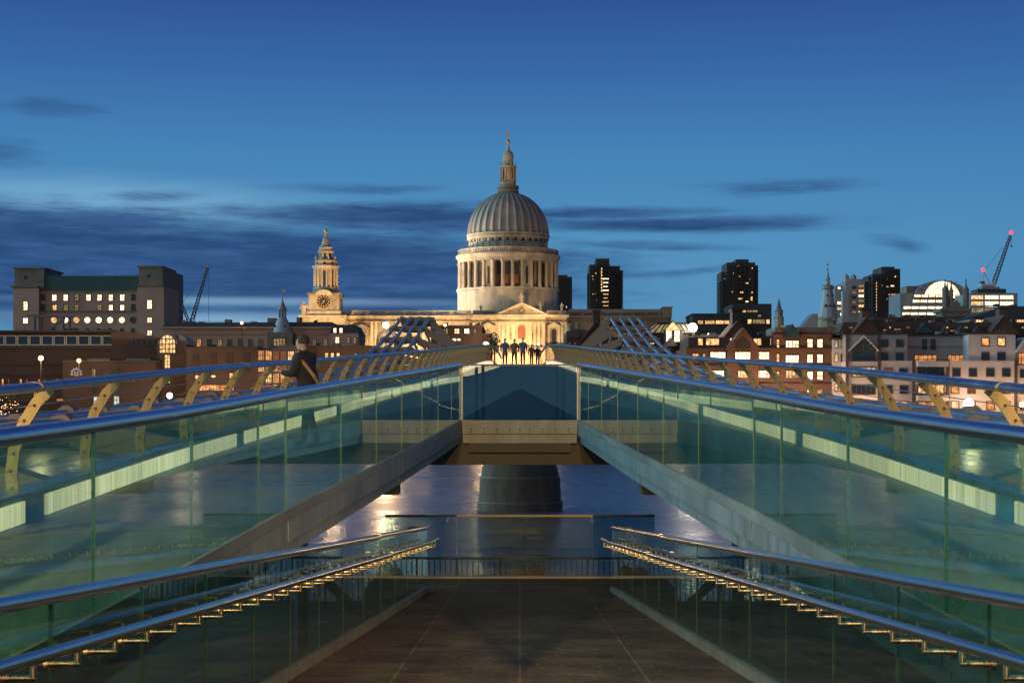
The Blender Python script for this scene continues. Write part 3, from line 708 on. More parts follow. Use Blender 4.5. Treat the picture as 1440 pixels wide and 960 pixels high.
def lamp(px, py, d, r, label, m='lamp_warm', power=0, col=(1, 0.62, 0.3), pole=True, group='lamps along the far bank'):
    p = P(px, py, d); q = thing('street_lamp', label, 'street lamp', (p[0], p[1], GN), group)
    mb = MB().tube([(p[0], d, GN), (p[0], d, p[2] - r)], [0.12, 0.07], 8); mb.build('pole', 'dark_steel', q)
    MB().lathe(p[0], d, [(r * math.sin(PI * k / 8) + 0.004, p[2] - r * math.cos(PI * k / 8)) for k in range(9)], 14).build('lamp_globe', m, q, smooth=True)
    if power:
        ld = bpy.data.lights.new('lamp_light', 'POINT'); ld.energy = power; ld.color = col; ld.shadow_soft_size = r * 1.5
        o = bpy.data.objects.new('lamp_light', ld); C.objects.link(o); o.parent = q; o.location = Vector((p[0], d - r * 2.0, p[2])) - root_loc(q)
    return q
def flood(px, py, d, tx, ty, td, energy, cone, col=(1.0, 0.72, 0.40), blend=0.6, r=1.0):
    ld = bpy.data.lights.new('floodlight', 'SPOT'); ld.energy = energy; ld.spot_size = R(cone); ld.spot_blend = blend; ld.color = col; ld.shadow_soft_size = r
    o = bpy.data.objects.new('floodlight', ld); C.objects.link(o); a = Vector(P(px, py, d)); b = Vector(P(tx, ty, td))
    o.location = a; o.rotation_euler = (b - a).to_track_quat('-Z', 'Y').to_euler(); return o

# ------------------------------------------------------------------ the domed cathedral
DC = 650.0; kp = DC / F
cd = thing('cathedral', 'floodlit stone cathedral with a ribbed lead dome and a clock tower', 'cathedral', (X(714.5, DC), DC, GN))
cx0 = X(714.5, DC); zz = lambda y: Z(y, DC)
def ring(name, m, prof, n=96, smooth=True, parent=cd, fn=None, cx=cx0, cy=DC, d=DC):
    k = d / F
    return MB().lathe(cx, cy, [(r * k, Z(y, d)) for r, y in prof], n, fn=fn).build(name, m, parent, smooth=smooth)
ring('drum', 'stone_pale', [(71, 470), (71, 412), (72.6, 411), (72.6, 408), (60, 408)])
ring('peristyle_wall', 'stone_dirt_shade', [(59.5, 409), (59.5, 371)])  # same stone as the drum, recess shade put into a darker colour
cmb = MB(); r0 = 2.45 * kp
cmb.lathe(0, 0, [(r0 * 1.35, zz(408) - zz(408)), (r0 * 1.35, 0.5), (r0, 0.7), (r0 * 0.86, zz(375) - zz(408)), (r0 * 1.3, zz(373) - zz(408)), (r0 * 1.3, zz(371.6) - zz(408))], 12)
col_src = None
for i in range(32):
    a = 2 * PI * (i + 0.5) / 32 - PI / 2; l = Vector((cx0 + math.cos(a) * 68.5 * kp, DC + math.sin(a) * 68.5 * kp, zz(408)))
    if col_src is None: col_src = cmb.build('column', 'stone_pale', cd, at=l, local=True, smooth=True)
    else: inst(col_src, cd, l - root_loc(cd))
src = None; wsrc = None
for i in range(32):
    a = 2 * PI * i / 32 - PI / 2 + (0.0)
    u = Vector((math.cos(a), math.sin(a), 0)); t = Vector((-u.y, u.x, 0))
    def radial(mb, r0, r1, hw, z0, z1, mi=0):
        pts = [u * r0 - t * hw, u * r1 - t * hw, u * r1 + t * hw, u * r0 + t * hw]
        mb.slab([(cx0 + q.x, DC + q.y) for q in pts], z0, z1, mi)
    if i % 4 == 2:       # every fourth bay is filled with a niche
        mb = MB(); radial(mb, 59.5 * kp, 68.2 * kp, 4.6 * kp, zz(408), zz(371.5)); radial(mb, 68.2 * kp, 68.5 * kp, 1.6 * kp, zz(404), zz(380), 1)
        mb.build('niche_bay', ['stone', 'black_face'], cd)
    else:
        mb = MB(); radial(mb, 59.6 * kp, 59.9 * kp, 3.4 * kp, zz(391), zz(374)); radial(mb, 59.6 * kp, 59.9 * kp, 3.4 * kp, zz(407), zz(391.2), 1); mb.build('drum_window', ['black_face', 'door_red' if i in (0, 1, 31, 3, 29) else 'frame_brown'], cd)
ring('entablature', 'stone_pale', [(58, 371.5), (70.5, 371.5), (70.5, 367), (72, 366), (73.4, 363), (73.4, 361.2), (60, 361.2)])
ring('gallery_balustrade', 'stone', [(70.6, 361.1), (70.6, 353.2), (69.4, 353.2), (69.4, 361.1)], 96, smooth=False)
mb = MB()
for i in range(160):
    a = 2 * PI * (i + 0.5) / 160; u = Vector((math.cos(a), math.sin(a), 0)); t = Vector((-u.y, u.x, 0)); r_, hw = 70.7 * kp, 0.42 * kp
    if i % 10 == 0: continue
    pts = [u * r_ - t * hw, u * (r_ + 0.02) - t * hw, u * (r_ + 0.02) + t * hw, u * r_ + t * hw]
    mb.slab([(cx0 + q.x, DC + q.y) for q in pts], zz(359.5), zz(355))
mb.build('gallery_openings', 'frame_brown', cd)['kind'] = 'stuff'
ring('attic', 'stone_pale', [(55, 361.5), (55, 339.5), (57, 338.8), (57.6, 335.5), (56.5, 334), (58.5, 333.4), (58.5, 331.6), (50, 331.6)])
for i in range(32):
    a = 2 * PI * i / 32 - PI / 2; u = Vector((math.cos(a), math.sin(a), 0)); t = Vector((-u.y, u.x, 0)); r_, hw = 55.1 * kp, 2.0 * kp
    pts = [u * (r_ - 0.3) - t * hw, u * r_ - t * hw, u * r_ + t * hw, u * (r_ - 0.3) + t * hw]
    MB().slab([(cx0 + q.x, DC + q.y) for q in pts], zz(344), zz(337.6 + 0.0)).build('attic_window', 'black_face', cd)
    mb = MB(); hw = 0.8 * kp; a2 = a + PI / 32; u = Vector((math.cos(a2), math.sin(a2), 0)); t = Vector((-u.y, u.x, 0))
    pts = [u * (r_ - 0.3) - t * hw, u * (r_ + 0.28) - t * hw, u * (r_ + 0.28) + t * hw, u * (r_ - 0.3) + t * hw]
    mb.slab([(cx0 + q.x, DC + q.y) for q in pts], zz(352.5), zz(339.5)).build('attic_pilaster', 'stone_pale', cd)
# dome with 32 broad lead ribs
prof = []
for k in range(25):
    t = PI / 2 * k / 24; prof.append((max(9.5, 56.4 * math.cos(t) ** 0.97), 331.5 - 61 * math.sin(t)))
prof = [p for p in prof if p[1] >= 271.5]
def ribfn(k):
    q = k % 8
    return (1.022, 1.022, 0.992, 0.984, 0.98, 0.98, 0.984, 0.992)[q]
ring('dome', 'lead', prof, 256, fn=ribfn, smooth=True)
lt = ring('lantern_gallery', 'stone_dirt_shade', [(9.5, 273), (14.8, 272), (15.2, 268.5), (13.5, 268), (13.5, 266), (15.2, 265.5), (15.2, 262), (11, 262)], 32)
ring('lantern', 'stone', [(11, 262), (11, 257), (9.8, 256), (9.8, 237), (12, 236.6), (12, 234.5), (7.4, 234), (7.4, 224), (8, 223), (7.8, 219), (6.2, 214.8), (3.2, 212), (2.6, 208.5), (1.6, 206), (1.3, 203.5)], 24)
for i in range(12):
    a = 2 * PI * (i + 0.5) / 12; MB().tube([(cx0 + math.cos(a) * 10.9 * kp, DC + math.sin(a) * 10.9 * kp, zz(256)), (cx0 + math.cos(a) * 10.9 * kp, DC + math.sin(a) * 10.9 * kp, zz(237))], 0.95 * kp, 8).build('lantern_column', 'stone', cd, smooth=True)
for i in range(8):
    a = 2 * PI * i / 8 - PI / 2; u = Vector((math.cos(a), math.sin(a), 0)); t = Vector((-u.y, u.x, 0))
    pts = [u * 9.0 * kp - t * 1.5 * kp, u * 9.95 * kp - t * 1.5 * kp, u * 9.95 * kp + t * 1.5 * kp, u * 9.0 * kp + t * 1.5 * kp]
    MB().slab([(cx0 + q.x, DC + q.y) for q in pts], zz(253.5), zz(240)).build('lantern_window', 'lit_red' if i == 0 else 'black_face', cd)
    a += PI / 8
    MB().lathe(cx0 + math.cos(a) * 11.4 * kp, DC + math.sin(a) * 11.4 * kp, [(0.9 * kp, zz(234.4)), (0.4 * kp, zz(232.6)), (0.9 * kp, zz(231.4)), (0.1, zz(229))], 8).build('urn', 'stone', cd)
ring('ball', 'gold', [(0.5, 204), (2.2, 202.4), (3.1, 200), (2.2, 197.6), (0.7, 196.4), (0.7, 193)], 16)
pbox(pbox(MB(), 713.75, 715.25, 184, 196.4, DC, 0.5, 0, -0.25), 712.3, 716.7, 187.8, 190, DC, 0.5, 0, -0.26).build('cross', 'gold', cd)

# south transept front
DT = 612.0; kt = DT / F
cdr = lambda px, py: P(px, py, DT)
part('transept', 'stone', cd, 663, 797, 446.5, None, DT, 30)
part('transept_centre', 'stone', cd, 700, 767, 446.4, None, DT - 1.6, 2)
def band(name, m, segs, parent=cd):
    mb = MB()
    for (x0, x1, yt, yb, d, dep, off) in segs: pbox(mb, x0, x1, yt, yb, d, dep, 0, off)
    return mb.build(name, m, parent)
band('cornice', 'stone_pale', [(660, 800, 442.8, 446.4, DT, 3, -1.8), (697, 770, 442.6, 446.6, DT, 1, -3.4), (662, 798, 452.0, 453.6, DT, 1, -0.5), (699.2, 767.8, 452.0, 453.6, DT, 0, -2.2)])
ppoly('pediment', 'stone', cd, [(701, 442.5), (766, 442.5), (733.5, 427.5)], DT, 3, -1.8)
for q in ([(697, 442.5), (733.5, 425.4), (733.5, 428.2), (702.5, 442.5)], [(770, 442.5), (764.5, 442.5), (733.5, 428.2), (733.5, 425.4)]):
    ppoly('raking_cornice', 'stone_pale', cd, q, DT, 3, -3.2)
MB().tube([(X(733.5, DT), DT - 1.8, Z(436.5, DT)), (X(733.5, DT), DT - 2.25, Z(436.5, DT))], 5.0 * kt, 24).tube([(X(733.5, DT), DT - 2.3, Z(436.5, DT)), (X(733.5, DT), DT - 2.9, Z(436.5, DT))], [2.6 * kt, 1.4 * kt], 9).build('tympanum_relief', 'stone_dirt_shade', cd)
band('parapet', 'stone', [(665, 700, 436.3, 442.7, DT, 1.2, 0.6), (768, 797, 436.3, 442.7, DT, 1.2, 0.6)])
mb = MB()
for x0, x1 in ((680, 697), (770, 785)):
    for i in range(9): pbox(mb, x0 + (x1 - x0) * i / 9, x0 + (x1 - x0) * (i + 0.55) / 9, 438, 441.5, DT, 0.7, 0, 0.55)
mb.build('parapet_openings', 'frame_brown', cd)
for x in (665.5, 671, 702, 708, 714.5, 722, 746, 752, 757.5, 764.5, 790, 795.5):
    c_ = 700 < x < 767; o = -1.6 if c_ else 0
    mb = pbox(MB(), x - 1.9, x + 1.9, 455.5, 512, DT, 0.1, 0, o - 0.55); pbox(mb, x - 2.5, x + 2.5, 453.6, 456.8, DT, 0.1, 0, o - 0.75); pbox(mb, x - 2.5, x + 2.5, 508, 512, DT, 0.1, 0, o - 0.75)
    mb.build('pilaster', 'stone_pale', cd)
win(cd, 733.5, 466.5, 12.5, 21, DT - 1.6, 'door_red', 1, 1, 'stone', arch=True, name='central_window')
for x in (686, 779):
    mb = pbox(MB(), x - 8.5, x - 6, 460, 487, DT, 0.1, 0, -0.8); pbox(mb, x + 6, x + 8.5, 460, 487, DT, 0.1, 0, -0.8); pbox(mb, x - 9.5, x + 9.5, 458.6, 460.2, DT, 0.1, 0, -1.1)
    pbox(mb, x - 9, x + 9, 487, 490, DT, 0.1, 0, -1.0)
    mb.prism([(X(x - 10, DT), Z(458.5, DT)), (X(x + 10, DT), Z(458.5, DT)), (X(x, DT), Z(452.8, DT))], DT - 1.2, DT)
    mb.build('aedicule', 'stone_pale', cd)
    win(cd, x, 474, 8.5, 25, DT, 'lit_dim' if x < 700 else 'black_face', 1, 1, 'stone', arch=True)
for x in (718, 749): win(cd, x, 473, 3.4, 11, DT - 1.6, 'stone_dirt_shade', 1, 1, 'stone', arch=True, name='niche')
band('ledge', 'stone_dirt_shade', [(676, 792, 487.5, 489.5, DT, 0.2, -2.6)])
# statues on the roof line
def statue(px, yb, h, d, parent=cd, lean=0.0):
    k = d / F; x, y, z = P(px, yb, d); hh = h * k; mb = MB()
    mb.lathe(x, y, [(0.20 * hh, z), (0.20 * hh, z + 0.06 * hh), (0.17 * hh, z + 0.1 * hh), (0.15 * hh, z + 0.4 * hh), (0.18 * hh, z + 0.62 * hh), (0.19 * hh, z + 0.74 * hh), (0.07 * hh, z + 0.82 * hh), (0.065 * hh, z + 0.84 * hh), (0.09 * hh, z + 0.9 * hh), (0.07 * hh, z + 0.98 * hh), (0.01, z + hh)], 10, sy=0.75)
    mb.tube([(x + 0.17 * hh, y, z + 0.70 * hh), (x + 0.30 * hh, y - 0.05 * hh, z + 0.55 * hh), (x + (0.22 + lean) * hh, y - 0.12 * hh, z + 0.78 * hh)], [0.06 * hh, 0.05 * hh, 0.04 * hh], 6)
    mb.tube([(x - 0.17 * hh, y, z + 0.70 * hh), (x - 0.24 * hh, y - 0.1 * hh, z + 0.5 * hh), (x - 0.08 * hh, y - 0.18 * hh, z + 0.45 * hh)], [0.06 * hh, 0.05 * hh, 0.04 * hh], 6)
    mb.build('statue', 'stone', parent, smooth=True)
statue(733, 427, 15, DT - 1); statue(705, 436.2, 12, DT + 1.2); statue(760, 436.2, 13, DT + 1.2, lean=0.1); statue(676, 436.2, 8, DT + 1.2, lean=0.2); statue(790, 436.2, 10.5, DT + 1.2)
# nave (west) and choir (east)
DN = 628.0
part('nave', 'stone', cd, 470, 663, 445, None, DN, 40)
band('nave_cornice', 'stone_pale', [(470, 663.5, 444, 446.2, DN, 2, -1.6), (470, 663, 451.5, 452.8, DN, 1, -0.5)])
band('nave_parapet', 'stone_pale', [(470, 663, 436.4, 438, DN, 1.2, 0.1), (470, 663, 442, 443.9, DN, 1.2, 0.0)] + [(x, x + 6, 438, 442, DN, 1.1, 0.15) for x in (470, 492, 514, 540, 566, 585, 607, 632, 655)])
mb = MB()
for i in range(120):
    x = 471 + i * 1.6; pbox(mb, x, x + 0.85, 438, 442, DN, 0.8, 0, 0.4)
nb = mb.build('nave_balusters', 'stone', cd); nb['kind'] = 'stuff'
part('nave_roof', 'lead', cd, 474, 660, 440, 445, DN + 6, 20)
for x in (488, 494, 523, 529, 552, 558, 590, 596, 626, 632, 652, 658):
    pbox(MB(), x - 1.8, x + 1.8, 453, 520, DN, 0.1, 0, -0.5).build('pilaster', 'stone_pale', cd)
for x in (540, 574, 610, 643): win(cd, x, 472, 6, 17, DN, 'black_face', 2, 3, 'stone', arch=True)
mb = pbox(MB(), 499, 502, 462, 490, DN, 0.1, 0, -0.9); pbox(mb, 515, 518, 462, 490, DN, 0.1, 0, -0.9)
mb.prism([(X(497, DN), Z(461.5, DN)), (X(520, DN), Z(461.5, DN)), (X(508.5, DN), Z(455, DN))], DN - 1.3, DN); mb.build('aedicule', 'stone_dirt_shade', cd)
win(cd, 508.5, 476, 9, 22, DN, 'frame_brown', 2, 3, 'stone', arch=True)
part('choir', 'stone_dirt_shade', cd, 797, 944, 446, None, DN, 40)
band('choir_cornice', 'stone_dirt_shade', [(797, 944.5, 444.4, 446.4, DN, 2, -1.4), (797, 944, 451, 452.2, DN, 1, -0.4), (797, 944, 437.6, 444.3, DN, 1.4, 0.2)])
mb = MB()
for i in range(72):
    if i % 9 in (0, 1): continue
    pbox(mb, 799 + i * 2, 800 + i * 2, 439, 443, DN, 0.3, 0, 0.15)
cb = mb.build('choir_openings', 'frame_brown', cd); cb['kind'] = 'stuff'
part('choir_roof', 'lead', cd, 800, 934, 434.5, 438, DN + 5, 20)
part('apse_pier', 'stone_dirt_shade', cd, 933, 945, 432, 446, DN - 1.5, 8); part('apse_cap', 'stone_dirt_shade', cd, 931.5, 946, 431, 433, DN - 2, 9)
# clock tower (south west)
DK = 622.0; kk = DK / F; tx = X(455.5, DK); zk = lambda y: Z(y, DK); ty = DK + 6.2
part('tower_base', 'stone', cd, 424, 486, 447, None, DK - 1, 16)
band('tower_base_cornice', 'stone_pale', [(421, 488, 443.5, 447, DK, 16, -2.6), (433, 480, 437, 443.4, DK, 12, -0.9)])
part('clock_stage', 'stone', cd, 434, 477, 414.5, 437, DK, 12)
band('clock_stage_cornice', 'stone_dirt_shade', [(432, 479, 411.6, 414.6, DK, 13.2, -0.8)])
ppoly('clock_arch', 'stone_pale', cd, [(455.5 - 12 * math.cos(PI * i / 12), 415 - 7.5 * math.sin(PI * i / 12)) for i in range(13)], DK, 1, -1.0)
MB().tube([(tx, DK - 0.02, zk(424)), (tx, DK - 0.5, zk(424))], 10.6 * kk, 40).build('clock_surround', 'stone_pale', cd)
ck = MB().tube([(tx, DK - 0.5, zk(424)), (tx, DK - 0.62, zk(424))], 9.4 * kk, 40).build('clock_face', 'black_face', cd)
mb = MB()
for i in range(12):
    a = 2 * PI * i / 12; u = Vector((math.sin(a), 0, math.cos(a))); t = Vector((u.z, 0, -u.x)); c0 = Vector((tx, 0, zk(424)))
    q = [c0 + u * 6.0 * kk - t * 0.55 * kk, c0 + u * 8.2 * kk - t * 0.8 * kk, c0 + u * 8.2 * kk + t * 0.8 * kk, c0 + u * 6.0 * kk + t * 0.55 * kk]
    mb.prism([(p.x, p.z) for p in q], DK - 0.7, DK - 0.63)
mb.build('numerals', 'gold', ck)
for ang, L, wd, y_ in ((222, 4.6, 0.7, 0.74), (30, 3.0, 0.6, 0.8)):
    u = Vector((math.sin(R(ang)), 0, math.cos(R(ang)))); t = Vector((u.z, 0, -u.x)); c0 = Vector((tx, 0, zk(424)))
    q = [c0 - u * 0.8 * kk - t * wd * kk, c0 + u * L * kk - t * 0.2 * kk, c0 + u * L * kk + t * 0.2 * kk, c0 - u * 0.8 * kk + t * wd * kk]
    MB().prism([(p.x, p.z) for p in q], DK - y_, DK - y_ + 0.04).build('clock_hand', 'gold', ck)
def tl(name, m, prof, n=24, sq=False, smooth=True):
    return MB().lathe(tx, ty, [(r * kk, zk(y)) for r, y in prof], n).build(name, m, cd, smooth=smooth)
tl('tower_plinth', 'stone', [(18.5, 412), (18.5, 403.5), (17.5, 403)], 24)
tl('belfry', 'stone', [(13.2, 403.5), (13.2, 377)], 24)
for i in range(16):
    a = 2 * PI * (i + 0.5) / 16; q = (tx + math.cos(a) * 16.2 * kk, ty + math.sin(a) * 16.2 * kk)
    MB().tube([(q[0], q[1], zk(403)), (q[0], q[1], zk(377.5))], 1.45 * kk, 10).build('belfry_column', 'stone_pale', cd, smooth=True)
for i in range(8):
    a = 2 * PI * i / 8 - PI / 2; u = Vector((math.cos(a), math.sin(a), 0)); t = Vector((-u.y, u.x, 0)); r_ = 13.3 * kk
    pts = [u * (r_ - 0.4) - t * 2.0 * kk, u * r_ - t * 2.0 * kk, u * r_ + t * 2.0 * kk, u * (r_ - 0.4) + t * 2.0 * kk]
    MB().slab([(tx + p.x, ty + p.y) for p in pts], zk(401), zk(380)).build('belfry_opening', 'black_face', cd)
tl('belfry_entablature', 'stone_pale', [(13, 377.5), (18, 377.5), (18, 375), (19.8, 374.3), (19.8, 372.4), (14, 372.2)])
tl('upper_stage', 'stone', [(15.5, 372.3), (15.5, 366), (16.6, 365.5), (16, 364.5), (10.2, 364), (10.2, 353.2), (11.8, 352.6), (11.2, 350.5), (9.4, 350), (9.4, 346.8), (10.4, 346.3), (8.8, 345.6)])
for i in range(8):
    a = 2 * PI * i / 8 - PI / 2; u = Vector((math.cos(a), math.sin(a), 0)); t = Vector((-u.y, u.x, 0))
    for r_, h0, h1, w_ in ((10.3, 362, 355, 1.7), (15.6, 371, 367, 1.6)):
        pts = [u * (r_ * kk - 0.3) - t * w_ * kk, u * r_ * kk - t * w_ * kk, u * r_ * kk + t * w_ * kk, u * (r_ * kk - 0.3) + t * w_ * kk]
        MB().slab([(tx + p.x, ty + p.y) for p in pts], zk(h0), zk(h1)).build('stage_opening', 'black_face', cd)
    a += PI / 8
    MB().lathe(tx + math.cos(a) * 15 * kk, ty + math.sin(a) * 15 * kk, [(1.2 * kk, zk(365)), (0.5 * kk, zk(363)), (1.2 * kk, zk(361.5)), (0.1, zk(358.5))], 8).build('urn', 'stone', cd)
tl('tower_cap', 'lead', [(8.8, 346), (8.2, 345), (6.2, 341.5), (5.2, 337), (4.4, 333), (2.2, 331), (1.6, 330.5)])
tl('finial', 'gold', [(1.6, 331), (2.3, 330), (1.6, 328.5), (1.4, 326), (2.6, 325), (2.8, 322), (1.4, 319.6), (0.2, 318.6)], 12)
statue(427, 444, 20, DK - 2); statue(432.5, 443, 8, DK - 1.5)

# floodlights on the roofs and the pavement close to the walls
FW = (1.0, 0.64, 0.29)
flood(462, 428, 640, 712, 378, 650, 360e3, 50, (1.0, 0.76, 0.50))
flood(560, 436, 600, 690, 385, 645, 34e3, 46, (1.0, 0.70, 0.40))          # from the west roof: drum and dome
flood(790, 448, 590, 720, 345, 645, 30e3, 60, FW)
flood(440, 500, 575, 455, 385, 622, 200e3, 50, FW)           # clock tower
for px in (492, 527, 562, 598, 634): flood(px, 540, 612, px, 462, 628, 36e3, 140, FW, blend=1)
for px, e in ((672, 42e3), (690, 40e3), (716, 34e3), (742, 26e3), (772, 10e3), (792, 6e3)): flood(px, 530, 594, px, 460, 612, e, 130, FW, blend=1)
flood(733, 470, 575, 733, 440, 610, 36e3, 30, FW)
flood(860, 540, 605, 870, 440, 628, 7e3, 120, FW, blend=1)
flood(690, 350, 585, 712, 245, 650, 40e3, 22, FW)
# ------------------------------------------------------------------ north bank, west side
# big stone block with two corner towers and a green copper roof
d = 470.0
b = bld('office_block', 'large stone office block with green copper roof, corner towers and round windows', 130, d)
part('wall', 'stone_pink', b, 54, 194, 409, None, d, 30)
ppoly('roof', 'copper_green', b, [(53, 409.4), (195, 409.4), (193.5, 387.5), (56, 387.5)], d, 26, 0.6)
band('string_course', 'stone_dirt_shade', [(54, 193.5, 408.5, 410, d, 1, -0.5), (54, 193, 437, 438.6, d, 1, -0.6)], b)
part('corner_tower', 'stone_pink', b, 18.5, 54.5, 405, None, d - 2, 20); part('corner_tower', 'stone_dirt_shade', b, 20.5, 62, 377, 404.8, d, 18); band('tower_cap', 'stone_dirt_shade', [(19, 64, 376, 378, d, 19, -0.5), (17.5, 56, 402.5, 405, d, 18, -2.4)], b)
part('corner_tower', 'stone_pink', b, 193, 230.5, 403, None, d - 2, 20); part('corner_tower', 'stone_dirt_shade', b, 195, 229, 375.5, 403, d - 1, 18); band('tower_cap', 'stone_dirt_shade', [(194, 230.5, 374, 376.4, d, 17, -1.5), (192, 231.5, 401.5, 403.4, d, 17, -2.5)], b)
part('rear_tower', 'stone_dirt_shade', b, 231, 244, 382, None, d + 14, 14)
wins(b, [76.5, 92.5, 108, 124.5, 140, 156, 172], [418.5], 7, 9.5, d, ['lit_white', 'lit_white', 'lit_dim', 'lit_white', 'lit_white', 'lit_white', 'lit_white'])
wins(b, [77, 93, 108, 124.5, 140, 156, 172], [432.5], 6.5, 8.5, d, ['lit_warm', 'lit_dim', 'lit_dim', None, 'lit_dim', 'lit_white', 'lit_white'])
wins(b, [61, 187.5], [418, 432], 6, 9, d, 'pane_dark')
def roundwin(px, py, r, d, pane, parent):
    k = d / F; l = Vector((X(px, d), d, Z(py, d)))
    o = MB().tube([(0, -0.02, 0), (0, -0.1, 0)], r * k, 20).build('round_window', pane, parent, at=l, local=True)
    rings = [[(rr * k * math.cos(a), yy, rr * k * math.sin(a)) for rr, yy in ((r, -0.02), (r * 1.18, -0.02), (r * 1.18, -0.16), (r, -0.16))] for a in [2 * PI * i / 20 for i in range(20)]]
    MB().loft(rings, cap=False, close=True).build('frame', 'stone_dirt_shade', o, at=l, local=True)
for x, p in zip((76, 92, 107.5, 123, 139, 155, 171.5, 187), ['lit_warm', 'lit_white', 'lit_warm', 'lit_white', 'lit_white', 'lit_white', 'lit_white', 'pane_dark']):
    roundwin(x, 450, 4.2, d, p, b); win(b, x, 465, 6.5, 8, d, 'pane_dark', 1, 1, 'stone_dirt_shade', arch=True)
win(b, 36, 430, 6.5, 13, d - 2, 'lit_white', 2, 3, 'stone_dirt_shade'); win(b, 36, 451, 8, 8.5, d - 2, 'lit_white')
for y, h in ((428, 13), (450, 8), (468, 8)): win(b, 210.5, y, 7.5, h, d - 2, 'lit_white', 2, 3, 'stone_dirt_shade')
for x, y in ((36, 390), (209, 388)): win(b, x, y, 4, 4, d - (0 if x < 100 else 1), 'pane_dark', 1, 1)
for x, y, yt in ((46, 376, 368), (66, 386, 371), (77, 388, 385), (157, 388, 383), (188, 388, 383)): MB().tube([(X(x, d), d + 4, Z(y, d)), (X(x, d), d + 4, Z(yt, d))], 0.12, 6).build('mast', 'crane_paint', b)
# brown brick school along the river
d = 352.0
b = bld('school_building', 'long brown brick building with a glazed upper strip and white mullions', 80, d)
part('wall', 'brick_brown', b, -60, 158, 489, None, d, 30)
part('upper_storey', 'brick_dark', b, -60, 157, 466, 489, d + 1.5, 25); part('roof', 'slate', b, -62, 160, 464, 466.4, d - 1, 28); band('sill_band', 'frame_dark', [(-60, 158, 487, 489.6, d, 1, -0.6)], b)
for i in range(13): win(b, -53 + i * 17.1, 478.5, 16, 14, d + 1.5, 'pane_dark', 1, 1, 'frame_pale')
part('stair_block', 'brick_brown', b, 157, 222, 476, None, d - 1, 24); ppoly('lean_roof', 'tile_brown', b, [(156, 476), (223, 476), (222, 474.5), (176, 465.5), (156, 466)], d - 1, 22)
for i in range(5): win(b, 184 + i * 7.6, 481, 6.4, 7.5, d - 1, 'pane_dark', 1, 2)
band('ribbing', 'brick_dark', [(-60, 157, 512, 513.4, d, 1, -0.3), (-60, 157, 526.5, 528, d, 1, -0.3)], b)
for i in range(10): win(b, 4 + i * 8.5, 537, 3.6, 9, d, ['lit_orange', 'lit_red', 'pane_dark'][i % 3], 1, 1)
for x, y, w_, h_, p in ((50, 557, 6, 18, 'lit_orange'), (51, 562, 5, 8, 'lit_orange'), (85, 562, 11, 3.5, 'lit_orange'), (85, 577, 11, 6, 'lit_red'), (30, 576, 10, 22, 'pane_dark'), (12, 570, 22, 30, 'pane_dark')): win(b, x, y, w_, h_, d - 0.02, p, 2, 2)
gt = thing('gantry', 'dark steel maintenance gantry on the flat roof of the brown brick building', 'gantry', P(68, 465, d + 6))
mb = pbox(MB(), 46, 100, 443.5, 446, d + 6, 1.2)
for x in (48, 57.5, 88.5, 97.5): pbox(mb, x - 0.7, x + 0.7, 446, 464, d + 6, 1.0, 0, 0.1)
mb.build('frame', 'crane_paint', gt)
MB().tube([P(70, 464, d + 6.5), P(92, 447, d + 6.5)], 0.2, 6).build('brace', 'crane_paint', gt)
MB().tube([P(38, 443.5, d + 6.5), P(62, 444, d + 6.5)], 0.22, 6).build('jib', 'crane_paint', gt)
# low dark block with the crest
d = 344.0
b = bld('crest_building', 'low dark brick block with a pale winged crest on its wall', 150, d)
part('wall', 'brick_dark', b, 88, 219, 508, None, d, 14); part('coping', 'frame_dark', b, 87.5, 220, 506.6, 508.4, d - 0.3, 15)
part('upper_block', 'brick_dark', b, 169, 220, 489, 507, d + 6, 10)
for x0, x1 in ((117, 149), (172, 206)): MB().tube([(X(x0, d), d + 4, Z(505.5, d)), (X(x1, d), d + 4, Z(505.5, d))], 0.7, 10, ry=0.35).build('rooflight', 'lead', b)
for x, y, w_, h_, p, n in ((132, 524, 5.5, 11, 'lit_dim', 2), (141.5, 524, 4.5, 11, 'pane_dark', 2), (158, 523, 4, 11, 'pane_green', 1), (167, 523, 4, 11, 'pane_dark', 1), (137, 570, 12, 26, 'lit_cool', 2), (164, 568, 9, 24, 'lit_cool', 2), (132, 547, 6, 8, 'pane_dark', 2)): win(b, x, y, w_, h_, d, p, n, 4 if h_ > 20 else 2)
cr = Vector((X(107.5, d), d, Z(525, d))); k = d / F; mb = MB()
for i in range(15):      # ring of pale feather strokes round a cross shield
    a = PI * (-0.12 + 1.24 * i / 14); r0_, r1_ = (5.2, 8.6 if i % 2 else 7.4)
    mb.tube([(math.cos(a) * r0_ * k, -0.06, math.sin(a) * r0_ * k), (math.cos(a) * r1_ * k, -0.06, math.sin(a) * r1_ * k)], 0.10, 5)
cw = mb.build('crest_wings', 'crest_glow', b, at=cr, local=True)
cs = MB().prism([(-3.1 * k, 3 * k), (3.1 * k, 3 * k), (3.1 * k, -2 * k), (0, -5 * k), (-3.1 * k, -2 * k)], -0.08, -0.01).build('crest_shield', 'stucco_grey', b, at=cr, local=True)
MB().box(-0.55 * k, 0.55 * k, -0.13, -0.09, -4.6 * k, 3 * k).box(-3 * k, -0.56 * k, -0.13, -0.09, -0.2 * k, 0.9 * k).box(0.56 * k, 3 * k, -0.13, -0.09, -0.2 * k, 0.9 * k).build('cross', 'lit_red', cs, at=cr, local=True)
M['led_blue'].cycles.emission_sampling = 'NONE'
